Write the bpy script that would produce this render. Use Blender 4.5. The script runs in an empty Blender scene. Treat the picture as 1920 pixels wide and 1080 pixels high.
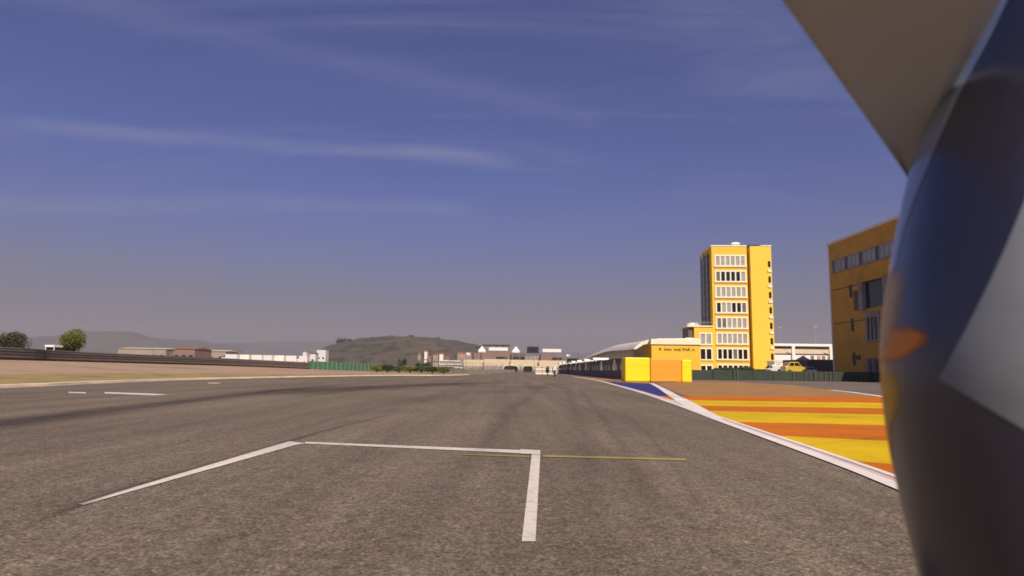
import bpy, bmesh, math, random
from mathutils import Vector, Matrix, noise as mnoise
R = math.radians
rnd = random.Random(7)
SC = bpy.context.scene
COL = SC.collection

# ------------------------------------------------------------------ camera, sky, sun, exposure
CAMZ, F, PITCH, ROLL = 0.9, 1225.0, R(7.1), R(0.8)
_f = Vector((0, math.cos(PITCH), math.sin(PITCH)))
_r0 = Vector((1, 0, 0)); _u0 = Vector((0, -math.sin(PITCH), math.cos(PITCH)))
_r = math.cos(ROLL) * _r0 + math.sin(ROLL) * _u0
_u = -math.sin(ROLL) * _r0 + math.cos(ROLL) * _u0
cd = bpy.data.cameras.new('camera'); cam = bpy.data.objects.new('camera', cd); COL.objects.link(cam)
cam.matrix_world = Matrix(((_r.x, _u.x, -_f.x, 0), (_r.y, _u.y, -_f.y, 0), (_r.z, _u.z, -_f.z, CAMZ), (0, 0, 0, 1)))
cd.sensor_width = 36; cd.lens = 36 * F / 1920; cd.clip_start = 0.02; cd.clip_end = 30000
cd.dof.use_dof = True; cd.dof.focus_distance = 7.5; cd.dof.aperture_fstop = 3.4
SC.camera = cam
SC.render.resolution_x = 1024; SC.render.resolution_y = 576

def ray(px, py): return _f * F + _r * (px - 960) + _u * (540 - py)
def G(px, py, z=0.0):                       # ground point seen at photo pixel
    d = ray(px, py); t = (z - CAMZ) / d.z
    return Vector((d.x * t, d.y * t, z))
def P(px, py, Y):                           # point at depth Y
    d = ray(px, py); t = Y / d.y
    return Vector((d.x * t, Y, CAMZ + d.z * t))

SUN_EL, SUN_AZ = R(40.5), R(161)              # azimuth measured from +Y clockwise: behind us, to the right
sdir = Vector((math.sin(SUN_AZ) * math.cos(SUN_EL), math.cos(SUN_AZ) * math.cos(SUN_EL), math.sin(SUN_EL)))
sl = bpy.data.lights.new('sun', 'SUN'); sl.energy = 5.0; sl.angle = R(0.5); sl.color = (1.0, 0.86, 0.68)
so = bpy.data.objects.new('sun', sl); COL.objects.link(so)
so.rotation_euler = (-sdir).to_track_quat('-Z', 'Y').to_euler()

W = bpy.data.worlds.new("World"); SC.world = W; W.use_nodes = True
def build_world():
    nt = W.node_tree; nt.nodes.clear(); N = nt.nodes.new; L = nt.links.new
    def math_(op, a, b=None, clamp=False):
        n = N('ShaderNodeMath'); n.operation = op; n.use_clamp = clamp
        for i, v in enumerate((a, b)):
            if v is None: continue
            if isinstance(v, (int, float)): n.inputs[i].default_value = v
            else: L(v, n.inputs[i])
        return n.outputs[0]
    def ramp(x, lo, hi, a=0.0, b=1.0):
        n = N('ShaderNodeMapRange'); n.interpolation_type = 'SMOOTHSTEP'
        L(x, n.inputs[0]); n.inputs[1].default_value = lo; n.inputs[2].default_value = hi
        n.inputs[3].default_value = a; n.inputs[4].default_value = b
        return n.outputs[0]
    def mix(fac, a, b, mode='MIX'):
        n = N('ShaderNodeMix'); n.data_type = 'RGBA'; n.blend_type = mode
        if isinstance(fac, (int, float)): n.inputs[0].default_value = fac
        else: L(fac, n.inputs[0])
        for i, v in ((6, a), (7, b)):
            if isinstance(v, tuple): n.inputs[i].default_value = (*v, 1)
            else: L(v, n.inputs[i])
        return n.outputs[2]
    def dot(v, vec):
        n = N('ShaderNodeVectorMath'); n.operation = 'DOT_PRODUCT'; L(v, n.inputs[0]); n.inputs[1].default_value = vec
        return n.outputs['Value']
    sky = N('ShaderNodeTexSky'); sky.sky_type = 'NISHITA'; sky.sun_disc = False
    sky.sun_elevation = SUN_EL; sky.sun_rotation = SUN_AZ
    sky.air_density = 1.0; sky.dust_density = 2.0; sky.ozone_density = 2.5; sky.altitude = 100
    tc = N('ShaderNodeTexCoord'); d = tc.outputs['Generated']
    sep = N('ShaderNodeSeparateXYZ'); L(d, sep.inputs[0]); z = sep.outputs[2]
    col = mix(1.0, sky.outputs[0], SKY_TINT, 'MULTIPLY')
    # dusty mauve air near the horizon
    f = ramp(z, -0.02, 0.34, 1.0, 0.0); f = math_('POWER', f, 1.6)
    col = mix(f, col, SKY_HAZE)
    # thin high cloud: stretched noise laid out on a cloud plane
    zz = math_('ADD', math_('MAXIMUM', z, 0.0), 0.10)
    cx = math_('DIVIDE', sep.outputs[0], zz); cy = math_('DIVIDE', sep.outputs[1], zz)
    cmb = N('ShaderNodeCombineXYZ'); L(cx, cmb.inputs[0]); L(cy, cmb.inputs[1])
    mp = N('ShaderNodeMapping'); L(cmb.outputs[0], mp.inputs[0])
    mp.inputs['Rotation'].default_value = (0, 0, R(32)); mp.inputs['Scale'].default_value = (0.28, 1.3, 1)
    n1 = N('ShaderNodeTexNoise'); L(mp.outputs[0], n1.inputs[0]); n1.inputs['Scale'].default_value = 1.9
    n1.inputs['Detail'].default_value = 10; n1.inputs['Roughness'].default_value = .62; n1.inputs['Distortion'].default_value = .9
    w = ramp(n1.outputs[0], .45, .78)
    w = math_('MULTIPLY', w, ramp(z, .16, .34)); w = math_('MULTIPLY', w, 0.32)
    # contrail: a narrow band about a great circle, ends to the right
    def trail(p1, p2, width, pend, amt, seed):
        a = ray(*p1).normalized(); b = ray(*p2).normalized(); nrm = a.cross(b).normalized()
        nn = N('ShaderNodeTexNoise'); nn.inputs['Scale'].default_value = 6; nn.inputs['Detail'].default_value = 5
        mm = N('ShaderNodeMapping'); L(d, mm.inputs[0]); mm.inputs['Location'].default_value = (seed, 0, 0); mm.inputs['Scale'].default_value = (1, 1, 3)
        L(mm.outputs[0], nn.inputs[0])
        off = math_('MULTIPLY', math_('SUBTRACT', nn.outputs[0], .5), 0.03)
        dist = math_('ABSOLUTE', math_('ADD', dot(d, nrm), off))
        t = ramp(dist, 0.0, width, 1, 0)
        x_over = math_('DIVIDE', sep.outputs[0], math_('MAXIMUM', sep.outputs[1], .05))
        xe = ray(*pend); xe = xe.x / xe.y
        t = math_('MULTIPLY', t, ramp(x_over, xe - .06, xe + .01, 1, 0))
        t = math_('MULTIPLY', t, ramp(sep.outputs[1], .0, .2))
        n2 = N('ShaderNodeTexNoise'); n2.inputs['Scale'].default_value = 9; L(mm.outputs[0], n2.inputs[0])
        t = math_('MULTIPLY', t, ramp(n2.outputs[0], .25, .65, .45, 1))
        return math_('MULTIPLY', t, amt)
    t1 = trail((100, 245), (950, 298), .017, (990, 300), .30, 0)
    t2 = trail((100, 385), (900, 385), .022, (900, 385), .22, 4)
    t3 = trail((620, 110), (1100, 220), .032, (1150, 220), .13, 9)
    w = math_('ADD', math_('ADD', w, t1), math_('ADD', t2, t3), True)
    col = mix(w, col, SKY_CLOUD)
    bg = N('ShaderNodeBackground'); L(col, bg.inputs[0]); bg.inputs[1].default_value = 0.1
    out = N('ShaderNodeOutputWorld'); L(bg.outputs[0], out.inputs[0])
SKY_TINT = (0.34, 0.40, 0.80)
SKY_HAZE = (1.72, 1.50, 1.42)
SKY_CLOUD = (2.9, 3.0, 4.6)
build_world()
vs = SC.view_settings; vs.view_transform = 'Standard'; vs.look = 'None'; vs.exposure = 0.0; vs.gamma = 1.0; vs.use_curve_mapping = False
SC.cycles.filter_width = 1.6

# ------------------------------------------------------------------ helpers
def tag(o, label=None, cat=None, group=None, kind=None):
    if label: o['label'] = label
    if cat: o['category'] = cat
    if group: o['group'] = group
    if kind: o['kind'] = kind
    return o
def thing(name, label, cat, loc=(0, 0, 0), rotz=0.0, group=None):
    o = bpy.data.objects.new(name, None); COL.objects.link(o); o.empty_display_size = .3
    o.location = loc; o.rotation_euler = (0, 0, rotz)
    return tag(o, label, cat, group)
def copy_tree(o, parent=None):
    c = o.copy(); COL.objects.link(c); c.parent = parent
    for ch in list(o.children): copy_tree(ch, c)
    return c

class MB:
    def __init__(s): s.v = []; s.f = []
    def add(s, vs, fs):
        n = len(s.v); s.v += [tuple(v) for v in vs]; s.f += [tuple(i + n for i in f) for f in fs]; return s
    def box(s, x0, x1, y0, y1, z0, z1):
        return s.add([(x0, y0, z0), (x1, y0, z0), (x1, y1, z0), (x0, y1, z0), (x0, y0, z1), (x1, y0, z1), (x1, y1, z1), (x0, y1, z1)],
                     [(3, 2, 1, 0), (4, 5, 6, 7), (0, 1, 5, 4), (1, 2, 6, 5), (2, 3, 7, 6), (3, 0, 4, 7)])
    def prism(s, poly, z0, z1):             # poly in xy
        n = len(poly); a = sum(poly[i][0] * poly[(i + 1) % n][1] - poly[(i + 1) % n][0] * poly[i][1] for i in range(n))
        if a < 0: poly = poly[::-1]
        vs_ = [(p[0], p[1], z0) for p in poly] + [(p[0], p[1], z1) for p in poly]
        return s.add(vs_, [tuple(range(n - 1, -1, -1)), tuple(range(n, 2 * n))] + [(i, (i + 1) % n, n + (i + 1) % n, n + i) for i in range(n)])
    def extrude_x(s, prof, x0, x1):         # prof: (y,z) list
        n = len(prof)
        vs_ = [(x0, p[0], p[1]) for p in prof] + [(x1, p[0], p[1]) for p in prof]
        return s.add(vs_, [tuple(range(n)), tuple(range(2 * n - 1, n - 1, -1))] + [(i, n + i, n + (i + 1) % n, (i + 1) % n) for i in range(n)])
    def tube(s, pts, rad, n=8):
        pts = [Vector(p) for p in pts]; m = len(pts)
        rads = rad if isinstance(rad, (list, tuple)) else [rad] * m
        rings = []
        for i, p in enumerate(pts):
            d = (pts[min(i + 1, m - 1)] - pts[max(i - 1, 0)]).normalized()
            a = d.cross(Vector((0, 0, 1)) if abs(d.z) < .9 else Vector((1, 0, 0))).normalized(); b = d.cross(a)
            rings.append([p + rads[i] * (math.cos(t) * a + math.sin(t) * b) for t in [2 * math.pi * k / n for k in range(n)]])
        vs_ = [v for r in rings for v in r]
        fs = [(i * n + k, i * n + (k + 1) % n, (i + 1) * n + (k + 1) % n, (i + 1) * n + k) for i in range(m - 1) for k in range(n)]
        fs += [tuple(range(n - 1, -1, -1)), tuple(range((m - 1) * n, m * n))]
        return s.add(vs_, fs)
    def torus(s, c, R_, r, axis='x', n=28, m=8, flat=1.0):
        vs_ = []; fs = []
        for i in range(n):
            a = 2 * math.pi * i / n
            for j in range(m):
                b = 2 * math.pi * j / m; q = R_ + r * math.cos(b); h = r * math.sin(b) * flat
                v = (h, q * math.cos(a), q * math.sin(a)) if axis == 'x' else (q * math.cos(a), q * math.sin(a), h)
                vs_.append((c[0] + v[0], c[1] + v[1], c[2] + v[2]))
                fs.append((i * m + j, ((i + 1) % n) * m + j, ((i + 1) % n) * m + (j + 1) % m, i * m + (j + 1) % m))
        return s.add(vs_, fs)
    def ellipsoid(s, c, r, n=16, m=10, jitter=0):
        vs_ = []; fs = []
        for j in range(m + 1):
            th = math.pi * j / m
            for i in range(n):
                a = 2 * math.pi * i / n; k = 1 + (rnd.uniform(-jitter, jitter) if jitter else 0)
                vs_.append((c[0] + r[0] * k * math.sin(th) * math.cos(a), c[1] + r[1] * k * math.sin(th) * math.sin(a), c[2] + r[2] * k * math.cos(th)))
        for j in range(m):
            for i in range(n):
                fs.append((j * n + i, (j + 1) * n + i, (j + 1) * n + (i + 1) % n, j * n + (i + 1) % n))
        return s.add(vs_, fs)
    def build(s, name, mat, parent=None, smooth=False, bevel=0):
        me = bpy.data.meshes.new(name); me.from_pydata(s.v, [], s.f); me.update()
        bm = bmesh.new(); bm.from_mesh(me)
        bmesh.ops.remove_doubles(bm, verts=bm.verts, dist=1e-5); bmesh.ops.recalc_face_normals(bm, faces=bm.faces)
        bm.to_mesh(me); bm.free()
        if mat: me.materials.append(mat)
        if smooth:
            for p in me.polygons: p.use_smooth = True
        o = bpy.data.objects.new(name, me); COL.objects.link(o); o.parent = parent
        if bevel:
            b = o.modifiers.new('bevel', 'BEVEL'); b.width = bevel; b.segments = 2; b.limit_method = 'ANGLE'
        return o

def sheet(name, pts, mat, z):               # a flat polygon lying on the ground
    vs_ = [(p[0], p[1], z) for p in pts]; n = len(vs_)
    a = sum(vs_[i][0] * vs_[(i + 1) % n][1] - vs_[(i + 1) % n][0] * vs_[i][1] for i in range(n))
    me = bpy.data.meshes.new(name); me.from_pydata(vs_, [], [tuple(range(n)) if a > 0 else tuple(range(n - 1, -1, -1))])
    bm = bmesh.new(); bm.from_mesh(me); bmesh.ops.triangulate(bm, faces=bm.faces); bm.to_mesh(me); bm.free()
    me.materials.append(mat)
    o = bpy.data.objects.new(name, me); COL.objects.link(o); o['kind'] = 'structure'
    return o
def offset_line(pts, w):                    # offset a polyline sideways (to the right of travel)
    out = []
    for i, p in enumerate(pts):
        a = Vector(pts[max(i - 1, 0)][:2]); b = Vector(pts[min(i + 1, len(pts) - 1)][:2]); d = (b - a).normalized()
        ww = w[i] if isinstance(w, (list, tuple)) else w
        out.append((p[0] + d.y * ww, p[1] - d.x * ww))
    return out
def ribbon(name, pts, w0, w1, mat, z, kind='structure', thick=0):
    a = offset_line(pts, w0); b = offset_line(pts, w1); n = len(pts)
    m = MB()
    if thick:
        vs_ = [(p[0], p[1], z) for p in a + b] + [(p[0], p[1], z + thick) for p in a + b]
        fs = []
        for i in range(n - 1):
            fs += [(2 * n + i, 2 * n + i + 1, 3 * n + i + 1, 3 * n + i), (i, i + 1, 2 * n + i + 1, 2 * n + i), (n + i, n + i + 1, 3 * n + i + 1, 3 * n + i)]
        m.add(vs_, fs)
        o = m.build(name, mat)
    else:
        me = bpy.data.meshes.new(name)
        me.from_pydata([(p[0], p[1], z) for p in a + b], [], [(i + 1, i, n + i, n + i + 1) for i in range(n - 1)]); me.update()
        for pl in me.polygons:
            if pl.normal.z < 0: pl.flip()
        me.materials.append(mat); o = bpy.data.objects.new(name, me); COL.objects.link(o)
    if kind: o['kind'] = kind
    return o
def smooth_pts(pts, k=6):
    out = []
    n = len(pts)
    for i in range(n - 1):
        p0, p1, p2, p3 = [Vector(pts[min(max(j, 0), n - 1)][:2]) for j in (i - 1, i, i + 1, i + 2)]
        for s in range(k):
            t = s / k
            out.append(tuple(.5 * ((2 * p1) + (-p0 + p2) * t + (2 * p0 - 5 * p1 + 4 * p2 - p3) * t * t + (-p0 + 3 * p1 - 3 * p2 + p3) * t ** 3)))
    out.append(tuple(pts[-1][:2])); return out

# ------------------------------------------------------------------ materials
def mat(name, col, rough=.8, var=.12, scale=3.0, metal=0.0, coat=0.0, spec=.5, bump=0.0, bscale=30.0, var2=None, streak=None, dirt=None):
    m = bpy.data.materials.new(name); m.use_nodes = True; nt = m.node_tree; N = nt.nodes.new; L = nt.links.new
    b = nt.nodes['Principled BSDF']; b.inputs['Roughness'].default_value = rough; b.inputs['Metallic'].default_value = metal
    b.inputs['Coat Weight'].default_value = coat; b.inputs['Coat Roughness'].default_value = .04; b.inputs['Specular IOR Level'].default_value = spec
    tc = N('ShaderNodeTexCoord'); mp = N('ShaderNodeMapping'); L(tc.outputs['Object'], mp.inputs[0])
    if streak: mp.inputs['Scale'].default_value = streak
    n = N('ShaderNodeTexNoise'); L(mp.outputs[0], n.inputs[0]); n.inputs['Scale'].default_value = scale
    n.inputs['Detail'].default_value = 6; n.inputs['Roughness'].default_value = .6
    mr = N('ShaderNodeMapRange'); L(n.outputs[0], mr.inputs[0]); mr.inputs[1].default_value = .25; mr.inputs[2].default_value = .75
    mx = N('ShaderNodeMix'); mx.data_type = 'RGBA'; L(mr.outputs[0], mx.inputs[0])
    c2 = var2 if var2 else tuple(min(1, c * (1 + var)) for c in col)
    c1 = tuple(c * (1 - var) for c in col) if not var2 else col
    mx.inputs[6].default_value = (*c1, 1); mx.inputs[7].default_value = (*c2, 1)
    last = mx.outputs[2]
    if dirt:
        n3 = N('ShaderNodeTexNoise'); L(tc.outputs['Object'], n3.inputs[0]); n3.inputs['Scale'].default_value = dirt[1]
        n3.inputs['Detail'].default_value = 8
        r3 = N('ShaderNodeMapRange'); L(n3.outputs[0], r3.inputs[0]); r3.inputs[1].default_value = dirt[2]; r3.inputs[2].default_value = dirt[3]
        mx3 = N('ShaderNodeMix'); mx3.data_type = 'RGBA'; L(r3.outputs[0], mx3.inputs[0]); L(last, mx3.inputs[6]); mx3.inputs[7].default_value = (*dirt[0], 1)
        last = mx3.outputs[2]
    L(last, b.inputs['Base Color'])
    if bump:
        n2 = N('ShaderNodeTexNoise'); L(tc.outputs['Object'], n2.inputs[0]); n2.inputs['Scale'].default_value = bscale; n2.inputs['Detail'].default_value = 4
        bp = N('ShaderNodeBump'); bp.inputs['Strength'].default_value = bump; bp.inputs['Distance'].default_value = .02; L(n2.outputs[0], bp.inputs['Height']); L(bp.outputs[0], b.inputs['Normal'])
    return m

def asphalt_mat(name, base, far_dark=1.0):
    m = bpy.data.materials.new(name); m.use_nodes = True; nt = m.node_tree; N = nt.nodes.new; L = nt.links.new
    b = nt.nodes['Principled BSDF']; b.inputs['Roughness'].default_value = .85; b.inputs['Specular IOR Level'].default_value = .25
    tc = N('ShaderNodeTexCoord'); O = tc.outputs['Object']
    def noise(scale, detail=3, rough=.6, mapping=None, rot=0):
        src = O
        if mapping:
            mp = N('ShaderNodeMapping'); L(O, mp.inputs[0]); mp.inputs['Scale'].default_value = mapping; mp.inputs['Rotation'].default_value = (0, 0, rot); src = mp.outputs[0]
        n = N('ShaderNodeTexNoise'); L(src, n.inputs[0]); n.inputs['Scale'].default_value = scale; n.inputs['Detail'].default_value = detail; n.inputs['Roughness'].default_value = rough
        return n.outputs[0]
    def rng(x, a, b_, c, d):
        r = N('ShaderNodeMapRange'); L(x, r.inputs[0]); r.inputs[1].default_value = a; r.inputs[2].default_value = b_; r.inputs[3].default_value = c; r.inputs[4].default_value = d
        return r.outputs[0]
    def mul(a, b_):
        n = N('ShaderNodeMath'); n.operation = 'MULTIPLY'; L(a, n.inputs[0]); L(b_, n.inputs[1]); return n.outputs[0]
    rot = R(3.4)
    big = rng(noise(.16, 4, .6), .3, .7, .80, 1.14)
    long_ = rng(noise(1.0, 5, .65, (1.1, .035, 1), rot), .3, .7, .74, 1.20)       # streaks along the driving line
    fine_long = rng(noise(1.0, 3, .6, (7, .12, 1), rot), .3, .75, .93, 1.06)
    med = rng(noise(5, 4, .6), .3, .7, .9, 1.1)
    v = N('ShaderNodeTexVoronoi'); L(O, v.inputs[0]); v.inputs['Scale'].default_value = 62; v.feature = 'F1'
    hs = N('ShaderNodeSeparateColor'); L(v.outputs['Color'], hs.inputs[0])
    stone = rng(hs.outputs[0], 0, 1, .66, 1.34)
    gap = rng(v.outputs['Distance'], .25, .65, 1.0, .62)
    v2 = N('ShaderNodeTexVoronoi'); L(O, v2.inputs[0]); v2.inputs['Scale'].default_value = 24
    hs2 = N('ShaderNodeSeparateColor'); L(v2.outputs['Color'], hs2.inputs[0]); lump = rng(hs2.outputs[1], 0, 1, .84, 1.18)
    v3 = N('ShaderNodeTexVoronoi'); L(O, v3.inputs[0]); v3.inputs['Scale'].default_value = 30; v3.inputs['Randomness'].default_value = 1
    hs3 = N('ShaderNodeSeparateColor'); L(v3.outputs['Color'], hs3.inputs[0])
    near_c = rng(v3.outputs['Distance'], .18, .42, 1, 0)
    pit_ = mul(rng(hs3.outputs[0], .80, .84, 0, 1), near_c); chip = mul(rng(hs3.outputs[1], .84, .88, 0, 1), near_c)
    speck = mul(rng(pit_, 0, 1, 1, .55), rng(chip, 0, 1, 1, 1.5))
    t = mul(mul(mul(mul(big, long_), mul(fine_long, med)), mul(mul(stone, gap), lump)), speck)
    hue = N('ShaderNodeMix'); hue.data_type = 'RGBA'; L(rng(noise(1.3, 3), .35, .65, 0, 1), hue.inputs[0])
    k = 1.35
    hue.inputs[6].default_value = (base[0] * k * 1.02, base[1] * k * .985, base[2] * k * .96, 1)
    hue.inputs[7].default_value = (base[0] * k * .98, base[1] * k * 1.015, base[2] * k * 1.03, 1)
    sc = N('ShaderNodeVectorMath'); sc.operation = 'SCALE'; L(hue.outputs[2], sc.inputs[0]); L(t, sc.inputs['Scale'])
    L(sc.outputs[0], b.inputs['Base Color'])
    bp = N('ShaderNodeBump'); bp.inputs['Strength'].default_value = .55; bp.inputs['Distance'].default_value = .004
    L(v.outputs['Distance'], bp.inputs['Height']); bp.invert = True; L(bp.outputs[0], b.inputs['Normal'])
    return m

def paint_mat(name, col, wear=.3, wscale=9.0, under=(.16, .125, .10)):    # road paint, worn through to the asphalt
    m = bpy.data.materials.new(name); m.use_nodes = True; nt = m.node_tree; N = nt.nodes.new; L = nt.links.new
    b = nt.nodes['Principled BSDF']; b.inputs['Roughness'].default_value = .7; b.inputs['Specular IOR Level'].default_value = .12
    tc = N('ShaderNodeTexCoord'); n = N('ShaderNodeTexNoise'); L(tc.outputs['Object'], n.inputs[0]); n.inputs['Scale'].default_value = wscale; n.inputs['Detail'].default_value = 9; n.inputs['Roughness'].default_value = .75
    r = N('ShaderNodeMapRange'); L(n.outputs[0], r.inputs[0]); r.inputs[1].default_value = .5 ; r.inputs[2].default_value = .5 + .3; r.inputs[3].default_value = 0; r.inputs[4].default_value = wear
    n2 = N('ShaderNodeTexNoise'); L(tc.outputs['Object'], n2.inputs[0]); n2.inputs['Scale'].default_value = .6; n2.inputs['Detail'].default_value = 5
    r2 = N('ShaderNodeMapRange'); L(n2.outputs[0], r2.inputs[0]); r2.inputs[1].default_value = .3; r2.inputs[2].default_value = .7; r2.inputs[3].default_value = .80; r2.inputs[4].default_value = 1.10
    sc = N('ShaderNodeVectorMath'); sc.operation = 'SCALE'; sc.inputs[0].default_value = col; L(r2.outputs[0], sc.inputs['Scale'])
    mx = N('ShaderNodeMix'); mx.data_type = 'RGBA'; L(r.outputs[0], mx.inputs[0]); L(sc.outputs[0], mx.inputs[6]); mx.inputs[7].default_value = (*under, 1)
    L(mx.outputs[2], b.inputs['Base Color'])
    v = N('ShaderNodeTexVoronoi'); L(tc.outputs['Object'], v.inputs[0]); v.inputs['Scale'].default_value = 62
    bp = N('ShaderNodeBump'); bp.inputs['Strength'].default_value = .3; bp.inputs['Distance'].default_value = .003; bp.invert = True
    L(v.outputs['Distance'], bp.inputs['Height']); L(bp.outputs[0], b.inputs['Normal'])
    return m
def rubber_mat(name, strength, scale=(6, .4, 1)):       # rubber laid on the asphalt: a thin film with soft ragged edges
    m = bpy.data.materials.new(name); m.use_nodes = True; nt = m.node_tree; N = nt.nodes.new; L = nt.links.new
    b = nt.nodes['Principled BSDF']; b.inputs['Base Color'].default_value = (.035, .026, .022, 1); b.inputs['Roughness'].default_value = .7
    tc = N('ShaderNodeTexCoord'); mp = N('ShaderNodeMapping'); L(tc.outputs['Object'], mp.inputs[0]); mp.inputs['Scale'].default_value = scale
    n = N('ShaderNodeTexNoise'); L(mp.outputs[0], n.inputs[0]); n.inputs['Scale'].default_value = 1; n.inputs['Detail'].default_value = 6
    uv = N('ShaderNodeAttribute'); uv.attribute_name = 'edge'
    a = N('ShaderNodeMapRange'); L(n.outputs[0], a.inputs[0]); a.inputs[1].default_value = .25; a.inputs[2].default_value = .75; a.inputs[3].default_value = .3; a.inputs[4].default_value = 1
    mu = N('ShaderNodeMath'); mu.operation = 'MULTIPLY'; L(a.outputs[0], mu.inputs[0]); L(uv.outputs['Fac'], mu.inputs[1])
    m2 = N('ShaderNodeMath'); m2.operation = 'MULTIPLY'; L(mu.outputs[0], m2.inputs[0]); m2.inputs[1].default_value = strength
    L(m2.outputs[0], b.inputs['Alpha'])
    return m
def glass_mat(name, col, rough=.12):
    m = mat(name, col, rough=rough, var=.25, scale=.8, spec=.6)
    return m
def leaf_mat(name, c1, c2):
    m = bpy.data.materials.new(name); m.use_nodes = True; nt = m.node_tree; N = nt.nodes.new; L = nt.links.new
    b = nt.nodes['Principled BSDF']; b.inputs['Roughness'].default_value = .6
    g = N('ShaderNodeNewGeometry'); mx = N('ShaderNodeMix'); mx.data_type = 'RGBA'
    L(g.outputs['Random Per Island'], mx.inputs[0]); mx.inputs[6].default_value = (*c1, 1); mx.inputs[7].default_value = (*c2, 1)
    L(mx.outputs[2], b.inputs['Base Color']); return m

M = dict(
    asphalt=asphalt_mat('asphalt', (.192, .149, .104)),
    pit_asphalt=asphalt_mat('pit_asphalt', (.19, .15, .125)),
    white=paint_mat('white_line_paint', (.78, .69, .60), .8, 11),
    kerb_white=paint_mat('kerb_white', (.88, .80, .74), .25, 6),
    kerb_pink=paint_mat('kerb_pink', (.74, .54, .46), .3, 12),
    yellow_line=paint_mat('yellow_line', (.42, .33, .10), .5, 6),
    orange=paint_mat('orange_paint', (.64, .17, .008), .5, 3.5),
    yellow=paint_mat('yellow_paint', (.76, .50, .006), .4, 3.5),
    faded=paint_mat('faded_paint', (.42, .22, .085), .7, .5, (.24, .2, .11)),
    blue=paint_mat('blue_paint', (.045, .045, .20), .35, 5),
    left_kerb=paint_mat('edge_kerb', (.86, .70, .50), .2, 3),
    gravel=mat('gravel', (.42, .28, .175), .95, .12, 1.5, bump=.6, bscale=14, dirt=((.27, .20, .12), .12, .5, .72)),
    grass=mat('dry_grass', (.28, .20, .065), .95, 0, .5, var2=(.42, .30, .115), bump=.8, bscale=9, dirt=((.14, .12, .035), .5, .52, .7)),
    ground=mat('dry_ground', (.20, .15, .085), .95, 0, .05, var2=(.30, .235, .15), bump=.4, bscale=2),
    hill=mat('hill', (.050, .048, .028), .95, 0, .018, var2=(.125, .085, .055), dirt=((.03, .038, .016), .05, .5, .62)),
    farhill=mat('far_hill', (.07, .07, .06), .95, 0, .004, var2=(.14, .12, .10)),
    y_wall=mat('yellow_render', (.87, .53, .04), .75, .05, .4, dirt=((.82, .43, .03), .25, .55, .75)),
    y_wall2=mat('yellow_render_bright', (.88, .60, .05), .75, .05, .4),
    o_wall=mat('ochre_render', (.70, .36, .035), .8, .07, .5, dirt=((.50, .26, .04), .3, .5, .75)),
    w_frame=mat('cream_trim', (.90, .82, .60), .6, .05, 2),
    cream=mat('cream_roof', (.90, .80, .66), .55, .06, 1.2, dirt=((.6, .5, .38), .4, .55, .8)),
    white_metal=mat('white_metal', (.9, .86, .8), .4, .05, 2),
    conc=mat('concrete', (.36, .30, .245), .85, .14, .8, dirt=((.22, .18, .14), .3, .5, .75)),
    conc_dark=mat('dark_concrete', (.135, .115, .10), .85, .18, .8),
    pale_seat=mat('pale_terrace', (.60, .50, .34), .8, .14, .5),
    grey_panel=mat('grey_panel', (.30, .27, .25), .5, .08, 1),
    dark=mat('dark_gap', (.018, .016, .015), .6, .2, 2),
    dark_glass=glass_mat('dark_glass', (.012, .013, .018)),
    pale_glass=glass_mat('blind_glass', (.36, .36, .32), .3),
    mid_glass=glass_mat('mid_glass', (.16, .17, .15), .2),
    steel=mat('galvanised_steel', (.33, .32, .31), .45, .12, 3, metal=.6),
    steel_dark=mat('weathered_steel', (.12, .105, .095), .6, .2, 2, metal=.2),
    rubber=mat('tyre_rubber', (.022, .020, .019), .85, .2, 6),
    green_belt=mat('green_belt', (.032, .046, .026), .75, .25, 1.5, streak=(1, 1, .3)),
    green_mesh=mat('green_mesh', (.05, .15, .075), .7, .25, 2),
    foam_y=mat('foam_yellow', (.88, .70, .002), .5, .06, 1.2, bump=.12, bscale=2.5),
    foam_o=mat('foam_orange', (.88, .34, .015), .55, .06, 1.2, bump=.1, bscale=2),
    led=mat('screen', (.012, .012, .016), .3, .2, 2),
    pink_wall=mat('dusty_pink_wall', (.27, .17, .145), .85, .12, .1),
    brown_wall=mat('brown_wall', (.16, .11, .085), .85, .15, .1),
    grass_green=mat('green_verge', (.10, .13, .035), .9, .2, .5),
    bark=mat('bark', (.09, .065, .045), .9, .2, 5),
    car_yellow=mat('car_yellow', (.62, .44, .06), .3, .03, 1, coat=.6),
    car_white=mat('car_white', (.75, .73, .70), .3, .03, 1, coat=.6),
    car_glass=glass_mat('car_glass', (.015, .016, .018), .05),
    red_cloth=mat('dusty_pink_canvas', (.50, .27, .25), .8, .1, 2),
    leather_w=mat('white_leather', (.7, .66, .6), .5, .08, 6),
    leather_b=mat('black_leather', (.02, .018, .018), .5, .2, 6),
    red_roof=mat('tile_roof', (.30, .13, .08), .85, .15, 1),
    crown_a=leaf_mat('leaf_a', (.075, .085, .01), (.17, .165, .018)),
    crown_b=leaf_mat('leaf_b', (.04, .042, .015), (.085, .078, .028)),
    crown_c=leaf_mat('leaf_c', (.025, .04, .014), (.07, .095, .03)),
    letter=mat('sign_letters', (.06, .012, .006), .6, .1, 3),
)
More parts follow.
